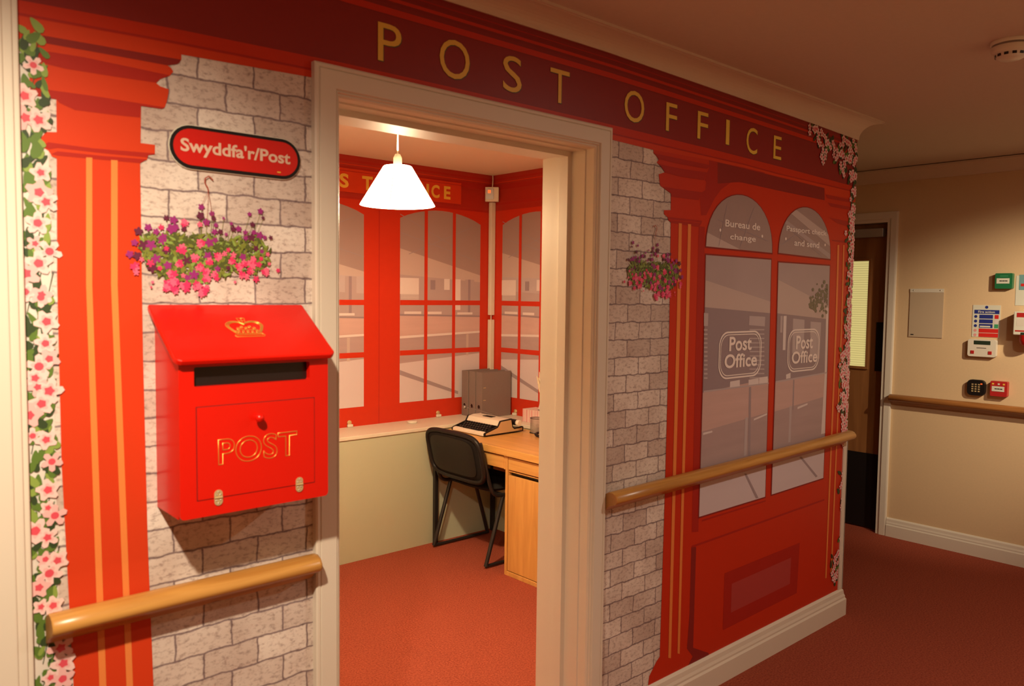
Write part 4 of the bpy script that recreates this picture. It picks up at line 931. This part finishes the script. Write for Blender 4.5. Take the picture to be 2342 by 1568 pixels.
# typewriter : local frame a = depth from the front edge, b = across from the near side, z up
tw = thing('typewriter', 'cream portable typewriter with black keys and tan side on the desk', 'typewriter', (2.88, 1.76, DT+.001))
o_ = Vector((2.872, 1.748, DT+.001)); ta = math.radians(-4); ua = Vector((math.cos(ta), math.sin(ta), 0)); ub = Vector((-math.sin(ta), math.cos(ta), 0)); 
rot = math.radians(8); ua = Vector((math.cos(rot-.12), math.sin(rot-.12), 0)); ub = Vector((-math.sin(-rot*.9)*1.0, math.cos(rot*.9), 0)); ub = Vector((-ua.y, ua.x, 0))
def TP(a, b, z): p = o_+ua*a+ub*b; return (p.x, p.y, p.z+z)
def tbox(mb, a0, b0, z0, a1, b1, z1, m=0):
    vs = [TP(a, b, z) for z in (z0, z1) for a, b in ((a0, b0), (a1, b0), (a1, b1), (a0, b1))]
    return mb.add(vs, [(3, 2, 1, 0), (4, 5, 6, 7), (0, 1, 5, 4), (1, 2, 6, 5), (2, 3, 7, 6), (3, 0, 4, 7)], m)
WID = .30
prof_side = [(0, .004), (0, .020), (.012, .026), (.105, .052), (.122, .082), (.215, .088), (.225, .040), (.24, .030), (.30, .034), (.31, .030), (.31, .004)]
for b0, b1 in ((0, .008), (WID-.008, WID)):
    mb = MB().prism(prof_side, lambda a, z, tt: TP(a, tt, z), b0, b1); mb.build('side_panel', M['black'], tw, bevel=.001)
ins = [(.012, .010), (.012, .018), (.105, .044), (.127, .076), (.208, .080), (.218, .036), (.235, .022), (.30, .026), (.30, .010)]
MB().prism(ins, lambda a, z, tt: TP(a, tt, z), -.0012, .001).build('side_inlay', M['tw_side'], tw)
mb = MB().prism([(.002, .004), (.002, .020), (.014, .024), (.028, .026), (.028, .004)], lambda a, z, tt: TP(a, tt, z), .008, WID-.008); mb.build('front_bar', M['tw_white'], tw, bevel=.002)
MB().prism([(.02, .003), (.02, .020), (.115, .040), (.30, .020), (.30, .003)], lambda a, z, tt: TP(a, tt, z), .009, WID-.009).build('chassis', M['black'], tw)
mb = MB().prism([(.108, .052), (.124, .080), (.160, .087), (.212, .087), (.216, .06)], lambda a, z, tt: TP(a, tt, z), .009, WID-.009); top_ = mb.build('top_cover', M['tw_white'], tw, bevel=.003)
tbox(MB(), .150, .11, .0865, .185, .19, .089).build('type_basket', M['black'], tw)
for r_ in range(4):
    for c_ in range(10 if r_ % 2 else 11):
        a_ = .038+r_*.0185; b_ = .035+c_*.0225+(r_ % 2)*.011; z_ = .026+r_*.0075+.004
        kb = tbox(MB(), a_-.0065, b_-.0075, z_-.004, a_+.0065, b_+.0075, z_+.004).build('key', M['key'], tw, bevel=.0015, seg=1)
        tbox(MB(), a_-.002, b_-.0018, z_+.0040, a_+.002, b_+.0018, z_+.0044).build('key_letter', M['keylet'], kb)
tbox(MB(), .022, .07, .024, .031, .22, .030).build('space_bar', M['black'], tw, bevel=.001)
mb = MB().tube([TP(.245, -.012, .062), TP(.245, WID+.012, .062)], .0175, 20); mb.build('platen', M['black'], tw)
for b0, b1 in ((-.036, -.012), (WID+.012, WID+.030)): MB().tube([TP(.245, b0, .062), TP(.245, b0+.003, .062), TP(.245, b1-.003, .062), TP(.245, b1, .062)], [.014, .018, .018, .014], 18).build('platen_knob', M['palepl'], tw)
MB().tube([TP(.235, .19, .084), TP(.20, WID-.03, .105), TP(.165, WID+.07, .118)], .0028, 8).build('return_lever', M['metal'], tw)
p_ = Vector(TP(.163, WID+.075, .118)); MB().lathe(p_, [(.001, -.012), (.010, -.009), (.013, 0), (.010, .009), (.001, .012)], 14, 0, 'y').build('lever_grip', M['metal'], tw)
# tissue box
tb = thing('tissue_box', 'pink striped tissue box with a tissue pulled up, on the ledge', 'tissue box', (3.37, 1.90, .7105))
tx0, tx1, ty0, ty1 = 3.330, 3.445, 1.70, 1.925
MB().box((tx0, ty0, .7105), (tx1, ty1, .792)).build('box', M['pinkl'], tb, bevel=.002)
mb = MB()
for y_, w_ in ((1.918, .006), (1.904, .003), (1.885, .010), (1.86, .004), (1.84, .008), (1.81, .004), (1.79, .006), (1.76, .004), (1.735, .008)): mb.box((tx0-.0006, y_-w_/2, .7115), (tx0+.001, y_+w_/2, .7905))
for x_, w_ in ((3.34, .004), (3.36, .008), (3.39, .004), (3.42, .008)): mb.box((x_-w_/2, ty1-.001, .7115), (x_+w_/2, ty1+.0006, .7905))
mb.build('stripes', M['pinkb'], tb)
MB().lathe((3.388, 1.80, .7922), [(.034, 0), (.033, .0006)], 20).build('slot', M['slot'], tb)
mb = MB(); prof = [(.028, .793), (.030, .805), (.024, .825), (.018, .845), (.009, .862), (.002, .868)]; n = 20; vs = []
for r_, z_ in prof:
    for k in range(n): an = 2*pi*k/n; rr = r_*(1+.28*math.sin(3*an+z_*40)); vs.append((3.388+.6*rr*math.cos(an), 1.80+rr*math.sin(an), z_+.004*math.sin(5*an)))
mb.add(vs, [(i*n+k, i*n+(k+1) % n, (i+1)*n+(k+1) % n, (i+1)*n+k) for i in range(len(prof)-1) for k in range(n)], 0, True)
mb.build('tissue', M['tissue'], tb)
# mesh pen pot
ppx, ppy = 3.215, 1.678; pr_, ph_ = .036, .088
pt = thing('pen_pot', 'grey wire mesh pen pot standing on the desk beside the tissue box', 'pen pot', (ppx, ppy, DT+.001))
mm = bpy.data.materials.new('wire_mesh'); mm.use_nodes = True; nt = mm.node_tree; b = nt.nodes['Principled BSDF']; b.inputs['Base Color'].default_value = (.5, .45, .42, 1); b.inputs['Metallic'].default_value = .6; b.inputs['Roughness'].default_value = .4
tc = nt.nodes.new('ShaderNodeTexCoord'); ck = nt.nodes.new('ShaderNodeTexChecker'); ck.inputs['Scale'].default_value = 620; nt.links.new(tc.outputs['Object'], ck.inputs['Vector'])
mr = nt.nodes.new('ShaderNodeMapRange'); mr.inputs[3].default_value = .35; mr.inputs[4].default_value = .75; nt.links.new(ck.outputs['Fac'], mr.inputs[0]); nt.links.new(mr.outputs[0], b.inputs['Alpha'])
zb = DT+.001
MB().lathe((ppx, ppy, zb), [(pr_, .002), (pr_, ph_)], 32, caps=False).build('mesh_wall', mm, pt)
MB().tube([(ppx+pr_*math.cos(k*pi/16), ppy+pr_*math.sin(k*pi/16), zb+ph_) for k in range(32)], .002, 6, closed=True).build('rim', M['blackm'], pt)
MB().lathe((ppx, ppy, zb), [(pr_+.003, 0), (pr_+.003, .003), (pr_, .004)], 32).build('base', M['blackm'], pt)
# black ring
rx_, ry_ = 3.165, 1.545
mb = MB().tube([(rx_+.058*math.cos(k*pi/16), ry_+.058*math.sin(k*pi/16), DT+.0115+.004*math.sin(k*pi/16)) for k in range(32)], .0075, 10, closed=True)
tag(mb.build('black_ring', M['black']), 'thick black ring lying on the desk beside the doorway, partly hidden', 'ring')
# tall feathery stem
fq = thing('feather_duster', 'cream feathery plume on a thin dark stem, half hidden by the door frame', 'duster', (3.135, 1.44, DT+.001))
q0 = Vector((3.130, 1.44, DT+.004)); q1 = Vector((3.035, 1.45, .985))
MB().lathe((3.130, 1.44, DT+.001), [(.024, 0), (.024, .012), (.012, .03), (.012, .035)], 20).build('stand', M['black'], fq)
MB().tube([q0, q1], [.0028, .0022], 8).build('stem', M['black'], fq)
mb = MB(); rg_ = random.Random(5)
for k in range(46):
    an = rg_.uniform(0, 6.28); sp = rg_.uniform(.006, .026); base = q0.lerp(q1, rg_.uniform(.62, 1))
    tip = base+Vector((sp*math.cos(an)-.012, sp*math.sin(an), rg_.uniform(.05, .10))); md = (base+tip)/2+Vector((math.cos(an), math.sin(an), 0))*.006
    mb.tube([base, md, tip], [.002, .006, .0015], 6)
mb.build('plume', mat('plume_cream', (.62, .52, .36), .8, noise=(120, .2, N1)), fq)
# chair
ch = thing('office_chair', 'black padded visitor chair with metal frame pushed under the desk', 'chair', (2.93, 1.8, 0))
y0c, y1c = 1.56, 2.04
def chz(mb, pts, r=.011): return mb.tube(cres3(pts), r, 10)
def cres3(ctrl, n=6):
    out = []; cv = [Vector(c) for c in ctrl]
    for i in range(len(cv)-1):
        p0, p1, p2, p3 = [cv[max(0, min(len(cv)-1, j))] for j in (i-1, i, i+1, i+2)]
        for k_ in range(n): t_ = k_/n; out.append(.5*((2*p1)+(-p0+p2)*t_+(2*p0-5*p1+4*p2-p3)*t_*t_+(-p0+3*p1-3*p2+p3)*t_**3))
    return out+[cv[-1]]
for y_ in (y0c, y1c):
    MB().tube([(2.735, y_, .012), (2.86, y_, .40)], .0115, 10).build('leg', M['blackm'], ch)
    MB().tube([(3.150, y_, .012), (3.03, y_, .40)], .0115, 10).build('leg', M['blackm'], ch)
    MB().tube([(2.735, y_, .014), (3.150, y_, .014)], .009, 8).build('floor_bar', M['blackm'], ch)
    MB().tube(cres3([(3.05, y_, .392), (2.86, y_, .392), (2.795, y_+(.0 if y_ < 1.8 else -.0), .405), (2.765, y_, .45), (2.735, y_, .54), (2.70, y_, .66), (2.688, y_, .70)]), .011, 10).build('side_frame', M['blackm'], ch)
MB().tube([(2.86, y0c, .392), (2.86, y1c, .392)], .009, 8).build('cross_bar', M['blackm'], ch)
MB().tube([(3.03, y0c, .392), (3.03, y1c, .392)], .009, 8).build('cross_bar', M['blackm'], ch)
def pad(fn, nu=18, nv=14, th=.03, ex=5):
    mb = MB(); vs = []
    for sgn in (1, -1):
        for i in range(nu+1):
            for j in range(nv+1):
                u_, v_ = -1+2*i/nu, -1+2*j/nv
                # map square to superellipse
                k = max(abs(u_), abs(v_)) or 1; l = (abs(u_)**ex+abs(v_)**ex)**(1/ex) or 1; u2, v2 = u_*k/l, v_*k/l
                e_ = max(0, 1-max(abs(u_), abs(v_))**4)**.5
                vs.append(fn(u2, v2, sgn*th*.5*e_))
    N_ = (nu+1)*(nv+1)
    for s_ in (0, 1):
        mb.add([], [], 0)
    fs = []
    for s_ in (0, 1):
        for i in range(nu):
            for j in range(nv): a = s_*N_+i*(nv+1)+j; fs.append((a, a+1, a+nv+2, a+nv+1))
    mb.add(vs, fs, 0, True); return mb
yc = (y0c+y1c)/2
MB_seat = pad(lambda u, v, t_: (2.975+.185*u, yc+.225*v, .425+t_-.012*u*u*(1 if u > 0 else 0)-.008*(1-v*v)), th=.055); MB_seat.build('seat', M['blackf'], ch)
def backfn(u, v, t_):   # u across, v up
    z_ = .595+.135*v; x_ = 2.722-.032*v+.020*u*u*-1+.03*(1-u*u)*-.0+t_
    return (x_-.018*(1-u*u)+.006, yc+.245*u, z_)
pad(backfn, th=.042).build('backrest', M['blackf'], ch)
pad(lambda u, v, t_: (backfn(u*.80, v*.78, 0)[0]-.0235+t_, yc+.245*u*.80, .595+.135*v*.78), th=.008).build('backrest_shell', M['black'], ch)
rim = [backfn(math.copysign(abs(math.cos(t_))**.42, math.cos(t_))*.985, math.copysign(abs(math.sin(t_))**.42, math.sin(t_))*.985, -.006) for t_ in [2*pi*k/48 for k in range(48)]]
MB().tube(rim, .014, 10, closed=True).build('backrest_rim', M['black'], ch)

# binders, copied after the first one is complete
for i, (x_, y_, lab) in enumerate(((3.200, 2.238, 'grey lever arch binder in the middle of the row of three'), (3.193, 2.304, 'grey lever arch binder on the left of the row of three'))):
    c = dup(b3, b3.location+Vector((x_-3.205, y_-2.172, 0)), lab)
    for chd in list(c.children):
        if chd.name.startswith('rivet'): bpy.data.objects.remove(chd)

# ================================================================ END WALL THINGS
def EP(p, q=None): return SX(*p, XE)
def ebox(p0, p1, d, grow_=0):   # pixel top-left, bottom-right -> y range, z range
    a, b = EP(p0), EP(p1); return (min(a[0], b[0])-grow_, max(a[0], b[0])+grow_, min(a[1], b[1])-grow_, max(a[1], b[1])+grow_)
def eb(name, rng, x0, x1, m_, parent=None, bevel=0, r=None):
    y0, y1, z0, z1 = rng
    if r: mb = MB().prism(rrect(y0, z0, y1, z1, r), lambda a, b, tt: (XE-tt, a, b), x0, x1)
    else: mb = MB().box((XE-x1, y0, z0), (XE-x0, y1, z1))
    return mb.build(name, m_, parent, bevel)
# notice holder
q = ebox((2083, 660), (2155, 773), 0)
nh = thing('notice_holder', 'empty clear plastic notice holder screwed to the cream wall by the door', 'notice holder', (XE, (q[0]+q[1])/2, q[2]))
eb('sheet', q, .0015, .006, M['plate'], nh)
eb('header_strip', (q[0], q[1], q[3]-.022, q[3]), .006, .0075, M['palepl'], nh)
for y_ in (q[0]+.02, q[1]-.02): MB().lathe((XE-.0075, y_, q[3]-.010), [(.004, 0), (.003, -.0015), (.001, -.002)], 10, 0, 'x').build('screw', M['screw'], nh)
eb('maker_label', (q[1]-.03, q[1]-.012, q[2]+.012, q[2]+.018), .006, .0066, M['blackm'], nh)
def callpoint(name, p0, p1, label, matl, cat, leds=False):
    q = ebox(p0, p1, 0); q = (q[0], q[1], q[2], q[2]+(q[1]-q[0]))
    t = thing(name, label, cat, (XE, (q[0]+q[1])/2, q[2]))
    eb('housing', q, .0015, .035, matl, t, .003, r=.006)
    yc_, zc2 = (q[0]+q[1])/2, (q[2]+q[3])/2; w_ = (q[1]-q[0])
    eb('glass', (q[0]+w_*.16, q[1]-w_*.10, zc2-w_*.17, zc2+w_*.17), .035, .0365, M['signw'], t)
    mb = MB()
    for k in (-1, 0, 1): mb.box((XE-.0372, yc_+k*w_*.16-w_*.07, zc2-w_*.03), (XE-.0362, yc_+k*w_*.16+w_*.07, zc2+w_*.03))
    mb.build('arrow_marks', M['blackm'], t)
    if leds:
        for k, m_ in ((.34, 'yellow'), (.0, 'signw'), (-.30, 'yellow')): eb('indicator', (yc_+k*w_-.005, yc_+k*w_+.005, q[3]-.02, q[3]-.011), .035, .0365, M[m_], t)
    else:
        eb('top_marking', (q[0]+w_*.25, q[1]-w_*.28, q[3]-.018, q[3]-.014), .035, .0355, M['sgreen'], t)
callpoint('door_release', (2281, 626), (2319, 660), 'green emergency door release box high on the cream wall', M['green'], 'call point')
callpoint('fire_call_point', (2270, 871), (2307, 907), 'red fire alarm call point beside the black keypad', M['callred'], 'call point', True)
# fire action notice
q = ebox((2226, 697), (2286, 772), 0); fa = thing('fire_notice', 'fire action notice with blue and red panels above the alarm panel', 'sign', (XE, (q[0]+q[1])/2, q[2]))
eb('board', q, .001, .003, M['signw'], fa)
y0, y1, z0, z1 = q; wq, hq = y1-y0, z1-z0
def fr(a0, a1, b0, b1): return (y1-wq*a1, y1-wq*a0, z1-hq*b1, z1-hq*b0)     # a from the left as seen, b from the top
eb('heading_bar', fr(.06, .96, .15, .27), .003, .0036, M['blue'], fa)
mb = MB(); r_ = fr(.20, .80, .175, .245); word(mb, 'Fire action', (r_[0], r_[2], r_[1], r_[3]), lambda a, b: (XE-.0040, a, b), 0, .02, mirror=True); mb.build('heading', M['signw'], fa, fix=False)
for k in range(3): eb('instruction_panel', fr(.25, .74, .30+k*.145, .42+k*.145), .003, .0036, M['blue'], fa)
eb('blank_strip', fr(.28, .66, .645, .69), .0036, .004, M['signw'], fa)
for k, m_ in enumerate(('sred', 'pwhite', 'sgreen')): eb('pictogram', fr(.80, .94, .30+k*.145, .42+k*.145), .003, .0036, M[m_], fa)
for k in range(2): eb('warning_panel', fr(.25, .95, .735+k*.14, .86+k*.135), .003, .0036, M['sred'], fa)
for k in range(6):
    a_, b_ = (.5, .065) if k == 0 else (.12, .36+(k-1)*.145)
    r_ = fr(a_-.05, a_+.05, b_-.04, b_+.04); cy2, cz2 = (r_[0]+r_[1])/2, (r_[2]+r_[3])/2
    MB().lathe((XE-.003, cy2, cz2), [(.0085, 0), (.0085, -.0006)], 16, 0, 'x').build('roundel', M['blue'] if k < 4 else M['pinkb'], fa)
# alarm panel
q = ebox((2218, 774), (2281, 817), 0); ap = thing('alarm_panel', 'white alarm repeater panel with a dark display below the fire notice', 'alarm panel', (XE, (q[0]+q[1])/2, q[2]))
eb('housing', q, .0015, .030, M['palepl'], ap, .003, r=.012); y0, y1, z0, z1 = q; wq, hq = y1-y0, z1-z0
eb('display', fr(.22, .80, .08, .30), .030, .0312, M['lcd'], ap)
for a_ in (.18, .80): eb('button', fr(a_-.06, a_+.06, .66, .84), .030, .033, M['callred'], ap)
eb('print_line', fr(.32, .66, .48, .52), .030, .0305, M['metal'], ap)
# keypad
q = ebox((2216, 866), (2255, 905), 0); kp = thing('keypad', 'black door entry keypad with a small red light above the handrail', 'keypad', (XE, (q[0]+q[1])/2, q[2]))
eb('housing', q, .0015, .028, M['black'], kp, .003, r=.024); y0, y1, z0, z1 = q; wq, hq = y1-y0, z1-z0
for r_ in range(4):
    for c_ in range(3): eb('key', fr(.27+c_*.18, .37+c_*.18, .25+r_*.145, .33+r_*.145), .028, .031, M['brass'], kp)
eb('red_light', fr(.76, .86, .21, .27), .028, .030, M['neon'], kp)
# poster
a = EP((2325, 630)); b = EP((2325, 698)); po = thing('poster', 'laminated poster with a teal picture at the right edge, above the white holder', 'poster', (XE, a[0]-.1, b[1]))
eb('sheet', (a[0]-.21, a[0], b[1], a[1]), .0008, .002, M['signw'], po)
a2 = EP((2332, 628)); b2 = EP((2332, 675)); eb('picture', (a[0]-.19, a2[0], b2[1]+.03, a2[1]), .002, .0026, M['teal'], po)
c2 = EP((2338, 652)); eb('red_patch', (c2[0]-.03, c2[0]+.006, c2[1]-.006, c2[1]+.009), .0026, .003, M['sred'], po)
# white box unit with red cap
a = SX(2319, 712, XE-.09); b = SX(2319, 765, XE-.09)
un = thing('wall_unit', 'white wall mounted unit with red base and printed labels at the right edge', 'alarm unit', (XE, a[0]-.06, b[1]-.05))
y1 = a[0]; y0 = y1-.125; z1 = a[1]; z0 = b[1]
eb('housing', (y0, y1, z0, z1), .0015, .09, M['signw'], un, .004)
wq, hq = y1-y0, z1-z0
eb('label_band', fr(.12, .95, .05, .24), .09, .0908, M['callred'], un); eb('print_panel', fr(.12, .95, .32, .62), .09, .0905, M['paper'], un); eb('lower_band', fr(.08, .95, .80, .86), .09, .0908, M['callred'], un); eb('badge', fr(.30, .5, .89, 1.0), .09, .0912, M['lcd'], un)
MB().lathe((XE-.062, (y0+y1)/2-.008, z0-.058), [(.030, 0), (.040, .008), (.046, .03), (.046, .058)], 24).build('red_base', M['signred'], un)
# smoke detector on the corridor ceiling
sx_, sy_ = 2.85, -.845
sd = thing('smoke_detector', 'round cream smoke detector on the corridor ceiling', 'smoke detector', (sx_, sy_, ZC))
MB().lathe((sx_, sy_, ZC), [(.058, -.0005), (.058, -.008), (.055, -.011)], 32).build('base', M['palepl'], sd)
MB().lathe((sx_, sy_, ZC), [(.053, -.010), (.053, -.020)], 32).build('dark_band', M['metal'], sd)
MB().lathe((sx_, sy_, ZC), [(.056, -.018), (.055, -.030), (.050, -.036), (.044, -.038), (.040, -.050), (.030, -.056), (.001, -.058)], 32).build('dome', M['palepl'], sd)
for k in range(12):
    an = 2*pi*k/12; MB().box((-.006, -.001, -.004), (.006, .001, .004)).build('vent', M['slot'], sd)
    v_ = bpy.data.objects[[o.name for o in sd.children if o.name.startswith('vent')][-1]]
    v_.matrix_parent_inverse = Matrix(); v_.location = (.0425*math.cos(an), .0425*math.sin(an), -.044); v_.rotation_euler = (0, 0, an+pi/2)
